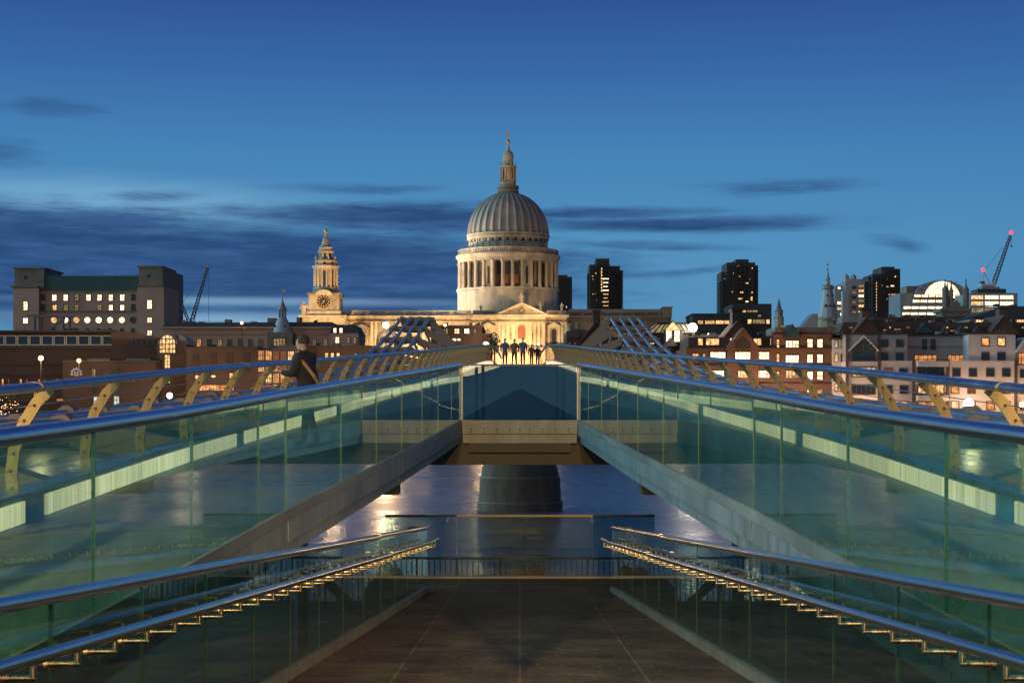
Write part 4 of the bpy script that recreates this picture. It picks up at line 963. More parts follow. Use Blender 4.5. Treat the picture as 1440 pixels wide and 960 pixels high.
# barrel vaulted stair tower
d = 349.0
b = bld('vaulted_tower', 'brick stair tower with a barrel vault and tall glowing arched window', 235, d)
part('wall', 'brick_brown', b, 220, 262, 484, None, d, 10)
MB().prism([(X(235.5 + 13.8 * math.cos(PI * i / 14), d), Z(484 - 15.5 * math.sin(PI * i / 14), d)) for i in range(15)], d + 0.1, d + 12).build('vault', 'lead_pale', b, smooth=True)
ppoly('side_vault', 'lead', b, [(249, 484)] + [(249 + 13 * math.cos(PI / 2 * (1 - i / 8)), 484 - 13.5 * math.sin(PI / 2 * (1 - i / 8))) for i in range(9)], d, 10, 1.5)
win(b, 235.5, 483.5, 25, 28, d - 0.1, 'lit_warm', 5, 4, 'frame_dark', arch=True)
for y, h_ in ((508, 20), (531, 16)): win(b, 235.5, y, 9, h_, d, 'lit_warm', 2, 4)
# brick wall with blind recesses
d = 346.0
b = bld('brick_hall', 'plain brown brick hall with tall blind recesses beside the vaulted tower', 315, d)
part('wall', 'brick_brown', b, 262, 363, 489, None, d, 16); part('coping', 'frame_dark', b, 261.6, 363.5, 487.4, 489.2, d - 0.4, 17)
for x in (275.5, 300, 323, 347): part('recess', 'brick_dark', b, x - 4, x + 4, 497, 523, d, 0.1, -0.15)
for x, y, w_, h_, p in ((277, 530, 6, 6, 'lit_warm'), (300, 529, 7, 4, 'lit_warm'), (325, 528, 6, 8, 'lit_warm'), (300, 545, 60, 9, 'lit_orange')): win(b, x, y, w_, h_, d, p, max(1, int(w_ / 5)), 1)
# long stone range
d = 430.0
b = bld('stone_range', 'long pinkish stone range with a row of windows under a dark roof', 330, d)
part('wall', 'stone_pink', b, 228, 470, 462, None, d, 26); ppoly('roof', 'slate', b, [(227, 460), (471, 460), (466, 452.5), (232, 453.5)], d, 24, 0.5)
band('cornice', 'stone_pink', [(227, 470.5, 459.6, 462.2, d, 2, -1.2), (228, 470, 468.4, 469.8, d, 1, -0.5)], b)
for i, x in enumerate((265.5, 280, 294.5, 309, 323, 337.5, 352, 366.5, 442, 457.5, 381)): win(b, x, 482, 6.5, 11, d, ['lit_dim', 'lit_orange', 'pane_dark', 'lit_dim', 'pane_dark', 'pane_dark', 'pane_dark', 'pane_dark', 'pane_dark', 'pane_dark', 'pane_dark'][i], 2, 3, 'frame_brown')
for x0, x1, yt in ((316, 324, 449), (376, 388, 447), (417, 423, 446)): part('chimney', 'stone_dirt_shade', b, x0, x1, yt, 455, d + 6, 3)
part('roof_rail', 'crane_paint', b, 256, 316, 452, 452.5, d + 10, 0.1)
# cupola on the hall beside it
d = 424.0
b = bld('cupola_hall', 'stone hall crowned by a lead cupola with lantern and weather vane', 395, d)
part('wall', 'stone_dirt_shade', b, 376, 411, 467, None, d, 16); win(b, 393, 481, 18, 12, d, 'lit_dim', 4, 2, 'frame_dark')
kx, ky = X(394, d), d + 4; kq = d / F
MB().lathe(kx, ky, [(r * kq, Z(y, d)) for r, y in ((14, 468), (14, 465.5), (12.5, 464), (11.8, 460), (10.4, 455), (8.2, 449.5), (6.4, 447), (6.2, 445.8))], 24).build('cupola_dome', 'lead_pale', b, smooth=True)
for i in range(6): a = 2 * PI * (i + 0.5) / 6; MB().tube([(kx + math.cos(a) * 4.6 * kq, ky + math.sin(a) * 4.6 * kq, Z(446, d)), (kx + math.cos(a) * 4.6 * kq, ky + math.sin(a) * 4.6 * kq, Z(434, d))], 0.24, 8).build('lantern_post', 'lead', b)
MB().lathe(kx, ky, [(r * kq, Z(y, d)) for r, y in ((6, 434.4), (6, 432), (4.6, 431), (3.1, 427), (1.6, 423), (0.7, 419), (0.5, 408))], 18).build('spire', 'lead', b, smooth=True)
MB().box(kx - 0.1, kx + 0.8, ky - 0.05, ky + 0.05, Z(409.2, d), Z(406.3, d)).build('weather_vane', 'gold', b)
for x in (387, 401): roundwin(x, 458.5, 1.5, d - 4.5 + 8 - 5.5, 'black_face', b)
# mansard house
d = 412.0
b = bld('mansard_house', 'stone corner house with dark mansard roof and lit dormers', 485, d)
part('wall', 'stone_pink', b, 464, 504, 468.5, None, d, 18); ppoly('roof', 'slate', b, [(463.5, 468.5), (505, 468.5), (499, 456.5), (467, 456.5)], d, 18)
for x, y, w_, h_, p in ((471, 464.5, 5, 7.5, 'lit_white'), (479.5, 464.5, 5, 7.5, 'lit_white'), (474.5, 478, 6, 9, 'lit_white'), (490, 478, 4, 9, 'pane_dark'), (499, 479, 4, 9, 'pane_dark')): win(b, x, y, w_, h_, d - 0.1, p)
# atrium and low wall
d = 343.0
b = bld('glass_atrium', 'orange glowing glass atrium with red curtains and a tiled blue canopy', 390, d)
part('core', 'brick_dark', b, 362, 428, 494, None, d + 0.4, 12)
ppoly('roof', 'slate', b, [(378, 494), (430, 494), (418, 485), (394, 485)], d, 12)
for i in range(6):
    for j in range(4): win(b, 367.5 + i * 10.4, 499.5 + j * 16, 9.8, 15, d + 0.4, ['lit_orange', 'lit_red', 'lit_warm', 'lit_orange', 'lit_red'][(i * 3 + j * 2) % 5], 3, 2, 'frame_brown')
d = 347.0
b = bld('low_brick_wall', 'low dark brick terrace with three small lit windows left of the cables', 478, d)
part('wall', 'brick_brown', b, 428, 530, 487, None, d, 10); part('coping', 'frame_dark', b, 427.6, 530.5, 485.6, 487.3, d - 0.3, 11)
for x in (459.5, 467.5, 475.5): win(b, x, 500, 5.5, 8.5, d, 'lit_warm', 1, 2)
for x in (440, 500, 516): win(b, x, 500, 5, 8, d, 'pane_dark', 1, 2)
for x, y, w_, h_, p in ((450, 540, 30, 10, 'lit_orange'), (505, 538, 40, 10, 'lit_orange'), (490, 560, 24, 14, 'lit_warm'), (460, 566, 20, 16, 'lit_orange')): win(b, x, y, w_, h_, d, p, 4, 1)
d = 356.0
b = bld('arched_hall', 'small hall with an arched glowing glass gable beside the pale church wall', 542, d)
part('wall', 'brick_dark', b, 529, 558, 476, None, d, 12)
MB().prism([(X(543.5 + 14.3 * math.cos(PI * i / 14), d), Z(476 - 13 * math.sin(PI * i / 14), d)) for i in range(15)], d, d + 12).build('roof', 'slate', b)
win(b, 543.5, 478, 24, 24, d - 0.05, 'lit_warm', 4, 3, 'frame_dark', arch=True)
# houses either side of the processional street
d = 380.0
b = bld('brown_offices', 'dark brown office terrace with lit windows left of the cathedral front', 645, d)
part('wall', 'brick_dark', b, 606, 678, 459, None, d, 30); part('roof', 'slate', b, 605, 679, 457, 459.2, d - 0.4, 31); part('wing', 'brick_dark', b, 676, 690, 470, None, d + 1, 26); part('wing_roof', 'slate', b, 675, 691, 468.6, 470.2, d + 0.6, 27)
for x, y, w_, h_, p in ((627, 465.5, 6, 8, 'pane_dark'), (642.5, 465.5, 8, 8, 'lit_white'), (656.5, 465.5, 8, 8, 'lit_white'), (668, 466, 3, 7, 'lit_dim'), (631, 477.5, 4, 4, 'lit_white'), (639, 477.5, 6, 4, 'lit_white'), (645.5, 477.5, 5, 4, 'lit_white'), (655, 490, 6, 4, 'pane_dark'), (614, 466, 6, 8, 'pane_dark'), (616, 478, 5, 5, 'pane_dark')): win(b, x, y, w_, h_, d, p)
d = 372.0
b = bld('gabled_house', 'dark gabled house with a tall chimney right of the cathedral front', 838, d)
part('wall', 'brick_dark', b, 797, 882, 474, None, d, 24); part('parapet', 'frame_dark', b, 796.5, 815, 465.5, 474, d - 0.3, 20)
gable(b, 839, 22, 452, 480, d, 20, 'brick_dark', 'slate'); part('chimney', 'brick_dark', b, 834, 844, 437, 470, d + 3, 3); part('chimney_cap', 'brick_dark', b, 833, 845, 435.4, 438.6, d + 2.7, 3.6)
ppoly('side_roof', 'slate', b, [(800, 474), (830, 474), (826, 464), (806, 462)], d, 18)
for x in (801.5, 812): MB().lathe(X(x, d), d + 1, [(0.7, Z(466, d)), (0.55, Z(458.5, d)), (0.8, Z(458, d)), (0.1, Z(454, d))], 8).build('turret', 'stone_dirt_shade', b)
for x, y, p in ((801, 483, 'lit_red'), (809, 483, 'lit_red'), (849, 477.5, 'lit_red'), (824, 484, 'pane_dark'), (838, 490, 'pane_dark'), (862, 486, 'lit_warm'), (871, 502, 'lit_warm')): win(b, x, y, 3 if p == 'lit_red' else 5, 3 if p == 'lit_red' else 7, d, p, 1, 1)
d = 366.0
b = bld('conservatory_block', 'dark terrace with a glowing glass roofed conservatory and gabled porch', 948, d)
part('wall', 'brick_dark', b, 880, 968, 470, None, d, 22)
ppoly('glass_roof', 'lit_dim', b, [(908, 468.5), (982, 468.5), (966, 455), (924, 455)], d, 14, 1.0)
mb = MB()
for i in range(9): mb.tube([P(910 + i * 9, 468.5, d + 0.8), P(926 + i * 5, 454.5, d + 0.8)], 0.16, 5)
mb.tube([P(924, 454.5, d + 0.9), P(966, 454.5, d + 0.9)], 0.3, 6).tube([P(906, 469, d + 0.8), P(984, 469, d + 0.8)], 0.3, 6).build('glazing_bars', 'frame_dark', b)
part('porch', 'brick_dark', b, 933.5, 959, 464, 484, d, 4, -2.0); gable(b, 946, 11.5, 452, 464, d - 2, 4, 'lit_warm', 'frame_dark', 1.6, 'porch_gable')
for x in (940.5, 952): win(b, x, 472.5, 9, 17, d - 2, 'lit_white', 1, 2)
ppoly('dark_gable', 'slate', b, [(931, 487), (955, 487), (943, 474)], d - 2.2, 2)
part('roof_cover', 'slate', b, 960, 1012, 470, 485, d + 2, 14)
for x, y, w_, h_, p in ((917, 481, 7, 7, 'lit_warm'), (972, 479, 9, 8, 'lit_warm'), (925, 500, 9, 9, 'lit_white'), (905, 497, 8, 6, 'lit_warm'), (898, 528, 9, 8, 'lit_white'), (912, 532, 9, 12, 'lit_white'), (942, 532, 11, 12, 'lit_white'), (962, 530, 9, 13, 'lit_white')): win(b, x, y, w_, h_, d - 0.02, p)

# ------------------------------------------------------------------ north bank, east side
d = 341.0
b = bld('brick_warehouse', 'long red brick riverside block with gables and rows of bright windows', 1070, d)
part('wall', 'brick_red', b, 965, 1172, 489, None, d, 26); part('upper_wall', 'brick_red', b, 1088, 1171, 470, 489, d, 20); part('roof', 'tile_brown', b, 968, 1090, 474, 489, d + 4, 20)
band('string_course', 'brick_dark', [(965, 1172, 488.3, 490, d, 0.5, -0.35), (965, 1172, 512.5, 513.8, d, 0.5, -0.3), (965, 1172, 538, 539.4, d, 0.5, -0.3)], b)
gable(b, 1045, 23, 463, 491, d - 1.2, 10, 'brick_red', 'tile_brown'); part('gable_bay', 'brick_red', b, 1023, 1067, 490.6, None, d - 1.2, 1.3)
gable(b, 1037, 26, 452, 483, d + 6, 12, 'brick_red', 'tile_brown', name='rear_gable'); part('chimney', 'brick_dark', b, 1030, 1044, 436, 470, d + 7, 4); part('chimney_cap', 'brick_dark', b, 1028.5, 1045.5, 434, 437, d + 6.6, 4.8)
gable(b, 1114, 11.5, 457, 474.5, d - 0.5, 8, 'pane_green', 'frame_dark', 1.4, 'glass_gable')
part('parapet', 'brick_red', b, 1088, 1103, 466, 470, d + 0.3, 3); part('parapet', 'brick_red', b, 1126, 1171, 466, 470, d + 0.3, 3)
for x in (1099, 1130, 1168): ppoly('finial_block', 'brick_red', b, [(x - 3, 466), (x + 3, 466), (x + 3, 463), (x, 460), (x - 3, 463)], d + 0.3, 1.2)
ppoly('gable_arch', 'brick_dark', b, [(1034, 491), (1056, 491), (1056, 482), (1045, 473), (1034, 482)], d - 1.5, 0.02)
for x, w_ in ((1009.5, 23), (1044.5, 23), (1072.5, 20), (1114, 20)): win(b, x, 500 if x < 1100 else 504.5, w_, 12, d if x != 1044.5 else d - 1.2, 'lit_white', 4, 1, 'frame_brown')
for x, w_ in ((1046, 18), (1073, 20), (1114, 20), (1009, 20)): win(b, x, 526, w_, 12, d if x != 1046 else d - 1.2, ['lit_warm', 'lit_white'][int(x) % 2], 4, 1, 'frame_brown')
win(b, 1114, 484.5, 20, 13, d, 'lit_white', 4, 2, 'frame_brown')
for y in (482.5, 504, 528): wins(b, [1139, 1153], [y], 9, 13, d, ['lit_white', 'lit_white', 'lit_warm'], nx=2, ny=2, frame='frame_brown')
for y in (483, 503, 528): win(b, 1094, y, 4.5, 12, d, 'lit_warm', 1, 3, 'frame_brown')
for x, w_ in ((1002, 20), (1065, 13), (1086, 7), (1028, 4), (985, 8)): win(b, x, 480.5, w_, 11, d - 0.02 if x > 1100 else d + 3.98, 'lit_warm', max(1, int(w_ / 6)), 1, 'frame_brown')
for x in (978, 982): pass
for x, w_ in ((978, 10), (990, 4)): win(b, x, 500, w_, 7, d, 'lit_warm', 2, 1, 'frame_brown')
for x, w_ in ((985, 14), (1020, 9), (1044, 16), (1073, 16), (1094, 5), (1114, 18), (1139, 9), (1153, 9)): win(b, x, 553, w_, 12, d if abs(x - 1044) > 5 else d - 1.2, ['lit_warm', 'lit_orange', 'lit_white'][int(x) % 3], 3, 1, 'frame_brown')
for x, w_ in ((990, 20), (1045, 20), (1090, 20), (1125, 20), (1155, 12)): win(b, x, 576, w_, 12, d if abs(x - 1045) > 5 else d - 1.2, ['lit_orange', 'lit_warm', 'lit_white'][int(x) % 3], 4, 1, 'frame_brown')
# pale apartments
d = 336.0
b = bld('riverside_flats', 'pale pink rendered flats with brown window frames and a big glazed gable', 1310, d)
part('wall', 'stucco', b, 1189, 1500, 508, None, d, 24); part('upper_wall', 'stucco_grey', b, 1189, 1276, 470, 508, d + 0.6, 18)
part('terrace_wall', 'stucco_grey', b, 1274, 1364, 472, 508, d + 5, 14); part('upper_wall', 'stucco', b, 1362, 1428, 469.5, 508, d + 0.4, 18); part('side_wall', 'stucco', b, 1171, 1190, 477, None, d + 4, 18)
part('flat_roof', 'frame_dark', b, 1180, 1278, 468, 470.4, d + 0.2, 18); part('flat_roof', 'frame_dark', b, 1273, 1363, 470, 472.2, d + 4.6, 14); part('flat_roof', 'frame_dark', b, 1360, 1430, 467.4, 469.8, d, 18); part('side_roof', 'frame_dark', b, 1169, 1191, 474.6, 477.2, d + 3.6, 18)
for x in (1191.5, 1236.5, 1285, 1333.5, 1429): part('brown_pier', 'frame_brown', b, x - 2, x + 2, 505, None, d - 0.3, 0.4)
for x in (1192, 1236.5): part('brown_pier', 'frame_brown', b, x - 2, x + 2, 471, 505, d + 0.3, 0.4)
gable(b, 1214.5, 19, 474, 492, d - 0.4, 6, 'pane_green', 'stucco', 2.6, 'glazed_gable')
win(b, 1214.5, 503, 33, 22, d - 0.05 + 0.6, 'pane_green', 4, 2, 'frame_brown')
MB().tube([P(1214.5, 474.5, d - 0.75), P(1214.5, 492, d - 0.75)], 0.16, 6).tube([P(1202, 491, d - 0.75), P(1214.5, 481, d - 0.75), P(1227, 491, d - 0.75)], 0.16, 6).build('gable_bars', 'frame_brown', b)
wins(b, [1243.5, 1265], [482.5, 501], 11, 11, d + 0.6, 'pane_dark', frame='frame_brown', nx=1, ny=1)
win(b, 1301.5, 503.5, 32, 9.5, d + 5, 'lit_orange', 5, 1, 'frame_brown'); win(b, 1346.5, 503.5, 29, 9.5, d + 5, 'lit_orange', 5, 1, 'frame_brown')
for x in (1300, 1312): win(b, x, 484, 7, 15, d + 5, 'pane_dark', 1, 1, 'frame_brown')
for x in (1385.5, 1408): win(b, x, 480.5, 11.5, 12, d + 0.4, 'lit_orange' if x < 1400 else 'lit_warm', 1, 1, 'frame_brown'); win(b, x, 500.5, 11.5, 11, d + 0.4, 'pane_dark', 1, 1, 'frame_brown')
for x, p in ((1345, 'pane_dark'), (1368, 'pane_dark'), (1392.5, 'pane_dark'), (1415, 'pane_dark'), (1249, 'lit_red'), (1270, 'pane_dark')): win(b, x, 523.5, 12, 12, d, p, 1, 1, 'frame_brown')
for x, p in ((1249, 'pane_dark'), (1271, 'pane_dark'), (1343, 'lit_orange'), (1366, 'lit_red'), (1393, 'pane_dark'), (1415, 'pane_dark')): win(b, x, 547.5, 12, 12, d, p, 1, 1, 'frame_brown')
for x, p in ((1249, 'lit_red'), (1271, 'lit_orange'), (1343, 'lit_orange'), (1366, 'lit_orange'), (1393, 'lit_orange'), (1415, 'lit_red')): win(b, x, 570, 12, 13, d, p, 1, 1, 'frame_brown')
for y, ps in ((522, 'pane_dark'), (547, 'lit_warm'), (571, 'lit_orange')): win(b, 1309, y, 38, 14, d, ps, 6, 1, 'frame_brown'); win(b, 1214.5, y + 1, 34, 14, d, ['lit_warm', 'pane_dark', 'lit_orange'][(y - 522) // 24], 5, 1, 'frame_brown')
for y in (508, 531, 556): part('balcony', 'stucco', b, 1288, 1331, y, y + 7.5, d, 1.8, -1.8); part('balcony_rail', 'frame_dark', b, 1288, 1331, y - 3, y - 2.2, d, 0.1, -1.7)
part('terrace_parapet', 'stucco', b, 1240, 1428, 507.2, 510, d - 0.25, 0.5); part('terrace_rail', 'frame_dark', b, 1276, 1362, 487, 487.7, d + 3.6, 0.1)
for y in (484, 503, 522, 545, 568): win(b, 1176, y, 4.5, 11, d + 4, ['lit_dim', 'lit_cool', 'lit_warm'][y % 3], 1, 2, 'frame_brown'); win(b, 1184, y, 4, 11, d + 4, 'pane_dark' if y % 2 else 'lit_dim', 1, 2, 'frame_brown')
gable(b, 1444, 15, 476, 495, d - 0.4, 6, 'stucco', 'stucco', 2.4, 'right_gable'); win(b, 1441, 504, 20, 18, d, 'lit_orange', 4, 2, 'frame_brown'); part('upper_wall', 'stucco', b, 1430, 1500, 492, 508, d + 0.4, 12)
wins(b, [1440, 1462, 1480], [525, 548, 571], 12, 12, d, ['pane_dark', 'lit_orange', 'pane_dark'], frame='frame_brown')
# brown tiled roofs behind
d = 362.0
b = bld('tiled_terrace', 'dark brick terrace with steep brown gables and stout chimneys behind the flats', 1290, d)
part('wall', 'brick_dark', b, 1186, 1480, 466, None, d, 20); ppoly('roof', 'tile_brown', b, [(1184, 466), (1482, 466), (1476, 452), (1190, 452)], d, 20, 3)
for x, ya, c in ((1218, 448, 433), (1411, 445, 431)):
    gable(b, x, 20, ya, 470, d - 1, 14, 'brick_red', 'tile_brown', 2.6); part('chimney', 'brick_red', b, x - 5.5, x + 5.5, c + 2, 458, d + 2, 3); part('chimney_cap', 'brick_dark', b, x - 6.6, x + 6.6, c, c + 3, d + 1.7, 3.6)
gable(b, 1301, 12, 454, 468, d - 1, 8, 'pane_green', 'frame_dark', 1.2, 'glass_gable')
for x in (1250, 1330, 1352, 1375): ppoly('dormer', 'slate', b, [(x - 6, 468), (x + 6, 468), (x, 459)], d - 0.6, 5)
for x, y in ((1246, 464), (1262, 463), (1340, 465)): win(b, x, y, 9, 2.6, d - 0.02, 'lit_dim', 3, 1)
d = 372.0
b = bld('sawtooth_shed', 'low roof with pale sloping glass lights between the lead steeple and the brick block', 1140, d)
part('wall', 'stone_dirt_shade', b, 1090, 1215, 460, None, d, 14); ppoly('skylight', 'silver_panel', b, [(1127, 460), (1143, 441), (1150, 441), (1150, 460)], d + 8, 6); part('skylight', 'silver_panel', b, 1184, 1214, 445, 460, d + 8, 6)
for x in (1099, 1108): win(b, x, 458.5, 7, 3.5, d, 'lit_dim', 2, 1)
# distant towers
def tower_block(label, segs, d, side, lit, cols, rows, name='tower_block'):
    x0 = min(s[0] for s in segs); x1 = max(s[1] for s in segs); b = bld(name, label, (x0 + x1) / 2, d, 'tower block')
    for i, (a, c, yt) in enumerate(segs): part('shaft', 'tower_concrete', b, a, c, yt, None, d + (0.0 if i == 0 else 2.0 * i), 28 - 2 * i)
    for (x, xw, ya, yb, n) in side:
        for i in range(n):
            y = ya + (yb - ya) * i / n; part('balcony', 'tower_concrete', b, x, x + xw, y, y + (yb - ya) / n * 0.45, d + 3, 16)
    rnd = random.Random(int(x0)); m_ = MB()
    for i in range(cols + 1):
        x = x0 + 2 + (x1 - x0 - 4) * i / cols
        y0 = min([s[2] for s in segs if s[0] <= x <= s[1]] + [445]) + 4
        pbox(m_, x - 0.35, x + 0.35, y0, 450, d, 0.5, 0, -0.6)
    for j in range(rows):
        y = 372 + (440 - 372) * j / rows
        for a, c, yt in segs:
            if y > yt + 3: pbox(m_, a + 0.4, c - 0.4, y, y + 0.7, d, 0.5, 0, -0.4)
    m_.build('facade_grid', 'frame_dark', b)
    for x, y, w_, h_, p in lit: win(b, x, y, w_, h_, d - 0.5, p, 1, 1)
    return b
def scatter(seed, n, x0, x1, y0, y1, ps, w=1.6, h=1.6):
    r = random.Random(seed); return [(r.uniform(x0, x1), y0 + (y1 - y0) * r.randrange(12) / 12, w * r.uniform(0.6, 1.5), h, r.choice(ps)) for _ in range(n)]
tower_block('dark concrete tower block just right of the dome, stepped top and glowing stair strip', [(829, 858, 372), (838, 857, 363.5), (857, 872, 374), (866, 875, 382)], 1050, [(872, 4.5, 380, 440, 18), (826.5, 3, 384, 440, 17)],
    [(846, 378 + i * 4.4, 2.0, 3.2, 'lit_warm') for i in range(8)] + [(851.5, 392 + i * 5.4, 10 - (i % 3) * 2, 1.8, 'lit_white' if i < 4 else 'lit_warm') for i in range(9)] + scatter(3, 6, 831, 842, 380, 430, ['lit_dim', 'lit_warm']), 10, 17)
tower_block('dark concrete tower block above the gabled brick roofs, narrow fin on its left', [(1022, 1062, 369), (1035, 1053, 364.5), (1014, 1022, 382), (1060, 1066, 373)], 1080, [(1012.5, 3, 396, 440, 13), (1064, 2.5, 380, 440, 17)],
    [(1050, 398, 5, 2.2, 'lit_warm'), (1043, 411, 5, 2.4, 'lit_warm'), (1058, 411, 3, 2.2, 'lit_warm'), (1041, 420, 6, 2.4, 'lit_warm'), (1050, 424, 5, 2.2, 'lit_white'), (1057, 420, 3, 6, 'lit_warm'), (1038, 374, 4, 1.8, 'lit_dim'), (1058, 377, 2, 2, 'lit_warm'), (1019, 392, 3, 1.6, 'lit_dim')] + scatter(5, 6, 1026, 1060, 380, 432, ['lit_dim', 'lit_warm']), 9, 18)
tower_block('dark concrete tower block beside the silver clad tower, balconies on its left edge', [(1227, 1266, 385), (1240, 1258, 375), (1221, 1228, 389), (1256, 1266, 378)], 980, [(1216, 6, 396, 445, 12)],
    [(1232.5, 398 + i * 4.2, 1.6, 2.6, 'lit_warm') for i in range(10)] + [(1255, 402, 5, 2.2, 'lit_white'), (1259, 389, 2.4, 2.4, 'lit_warm'), (1257, 414, 9, 2.4, 'lit_orange'), (1257, 418.5, 9, 2.2, 'lit_orange'), (1248, 403, 3, 2.4, 'lit_warm')] + scatter(8, 6, 1238, 1262, 392, 430, ['lit_dim', 'lit_warm']), 10, 14)
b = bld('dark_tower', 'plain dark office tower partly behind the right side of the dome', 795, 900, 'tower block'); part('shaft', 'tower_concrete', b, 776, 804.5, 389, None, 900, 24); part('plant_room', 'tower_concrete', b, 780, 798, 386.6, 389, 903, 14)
mb = MB()
for i in range(9): pbox(mb, 778 + i * 3.0, 778.6 + i * 3.0, 391, 440, 900, 0.4, 0, -0.4)
mb.build('facade_grid', 'frame_dark', b); win(b, 796.5, 431.5, 2.2, 3.2, 899.5, 'lit_cool', 1, 1); win(b, 788, 422, 1, 1, 899.5, 'lit_red', 1, 1)
d = 620.0
b = bld('corner_offices', 'dark flat roofed offices with one lit top floor below the middle tower block', 1050, d)
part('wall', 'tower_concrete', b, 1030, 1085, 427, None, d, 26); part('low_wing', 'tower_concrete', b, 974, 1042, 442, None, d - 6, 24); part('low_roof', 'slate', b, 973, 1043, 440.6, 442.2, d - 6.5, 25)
for x, w_ in ((998, 14), (1012, 12), (1022, 8), (985, 8)): win(b, x, 453, w_, 6, d - 6, 'lit_warm', 4, 1)
for x, y, w_, p in ((1046, 437.5, 6, 'lit_warm'), (1058, 437.5, 16, 'lit_dim'), (1054, 452, 6, 'lit_warm'), (1067, 452, 18, 'lit_dim'), (1068, 444, 5, 'lit_dim'), (1080, 452, 6, 'lit_warm')): win(b, x, y, w_, 3.4 if y < 450 else 7, d, p, max(1, w_ // 4), 1)
def steeple(name, label, px, d, prof, mats, n=8):
    b = bld(name, label, px, d, 'steeple'); k = d / F; p0 = prof[0]
    for (nm, m, pr) in prof: MB().lathe(X(px, d), d + 4, [(r * k, Z(y, d)) for r, y in pr], n, a0=PI / n).build(nm, m, b)
    return b
b = steeple('church_spire', 'slender pale stone church spire right of the flat roofed offices', 1098, 540, [('tower', 'stone', [(7, 520), (7, 447), (7.6, 446), (7.6, 445)]), ('belfry_stage', 'stone', [(5.8, 446), (5.8, 437), (6.6, 436.4), (6.6, 435.4), (5, 435)]), ('spire', 'stone_dirt_shade', [(4.6, 435.2), (3.9, 433), (0.5, 419)]), ('vane', 'gold', [(0.3, 420), (0.3, 418), (0.8, 417.6), (0.3, 417), (0.2, 414.6)])], None)
win(b, 1098, 441, 2.6, 5, 540 + 4 - 5.8 * 540 / F * 0.93, 'frame_dark', 1, 1, 'stone', arch=True)
b = steeple('lead_steeple', 'tapering pale lead church steeple with oval openings and a gilt vane', 1167.5, 470, [('tower', 'stone', [(17, 520), (17, 448), (18.4, 447), (18.4, 444.5)]), ('lower_cone', 'lead_pale', [(14, 445), (13.4, 440), (9.6, 424), (7.2, 408), (7, 406)]), ('gallery', 'lead', [(6.6, 406.5), (8.4, 405), (8.4, 401), (7.4, 400.6), (8, 399.6), (3.6, 399)]), ('upper_cone', 'lead_pale', [(3.4, 399.4), (3, 392), (4, 391.4), (4, 390), (2.4, 389.4), (1.6, 383), (1, 381), (0.6, 377)]), ('vane', 'gold', [(0.5, 378), (1.4, 376.4), (0.5, 375), (0.4, 371.8), (1.8, 370.6), (0.4, 369.4), (0.2, 366)])], None, 12)
for dx, y, r in ((-6, 430, 2.0), (5.5, 430, 2.0), (-4, 415.6, 1.4), (3.5, 415.6, 1.4), (0, 430, 1.6)): roundwin(1167.5 + dx, y, r, 470 + 4 - (13.6 - (442 - y) * 0.19) * 470 / F * (0.9 if dx else 1.0), 'frame_dark', b)
d = 468.0; ppoly('tower_pediment', 'stone', b, [(1156, 450), (1179, 450), (1167.5, 444)], d - 1.6, 1.5)
d = 760.0
b = bld('silver_tower', 'silver clad tower with round vents on its roof behind the lead steeple', 1196, d, 'tower block')
part('shaft', 'silver_panel', b, 1189, 1216, 396, None, d, 20); part('low_shaft', 'silver_panel', b, 1174, 1190, 402, None, d + 4, 16); part('service_core', 'lead_pale', b, 1185, 1193.5, 409, None, d - 3, 4)
for x in (1193.5, 1204): MB().lathe(X(x, d), d + 6, [(4.0 * d / F, Z(396, d)), (4.0 * d / F, Z(386.6, d)), (1.5 * d / F, Z(385.6, d)), (1.3 * d / F, Z(383.4, d))], 16).build('vent_drum', 'silver_panel', b)
part('plant_room', 'silver_panel', b, 1190, 1210, 392, 396, d + 2, 10)
for x, y, w_, h_, p in ((1180, 405, 4, 4, 'lit_white'), (1181, 426, 8, 5, 'lit_white'), (1181, 434, 8, 5, 'lit_warm'), (1184, 442, 6, 5, 'lit_white')): win(b, x, y, w_, h_, d + 4 if x < 1185 else d + 4, p, 2, 1)
for i in range(6): win(b, 1211, 402 + i * 7, 8, 4.5, d, ['lit_dim', 'lit_warm', 'lit_white'][i % 3], 2, 1); win(b, 1201, 404 + i * 7, 6, 4, d, ['pane_dark', 'lit_dim'][i % 2], 2, 1)
d = 700.0
b = bld('arched_offices', 'brightly lit glass offices under a wide arched roof in the distance', 1312, d)
part('wall', 'silver_panel', b, 1286, 1362, 416, None, d, 24); part('side_wing', 'silver_panel', b, 1266, 1288, 412, None, d + 4, 22); part('stepped_wing', 'stone_dirt_shade', b, 1275, 1300, 402, 416, d + 6, 12)
MB().prism([(X(1325 + 36 * math.cos(PI * i / 20), d), Z(416 - 22.5 * math.sin(PI * i / 20), d)) for i in range(21)], d + 1, d + 22).build('arched_roof', 'silver_panel', b)
win(b, 1325, 405, 52, 21, d + 1, 'lit_white', 8, 2, 'frame_pale', arch=True)
for j, (y, x0, x1) in enumerate(((416, 1285, 1326), (423.5, 1283, 1326), (432.5, 1270, 1326), (441, 1268, 1326))):
    n = int((x1 - x0) / 10)
    for i in range(n): win(b, x0 + (i + 0.5) * (x1 - x0) / n, y, (x1 - x0) / n - 0.6, 4.2, d - 0.02 if x0 + i * 10 > 1286 else d - 0.03, 'lit_white', 3, 1, 'frame_brown')
wins(b, [1331, 1340, 1349], [417, 426, 434], 7, 5, d, ['lit_warm', 'lit_white'], nx=2, ny=1)
part('front_bay', 'silver_panel', b, 1266, 1287, 428, None, d - 0.01 + 0.0, 4)
d = 560.0
b = bld('gothic_tower', 'gothic stone church tower with four tall corner pinnacles', 1345, d, 'church tower')
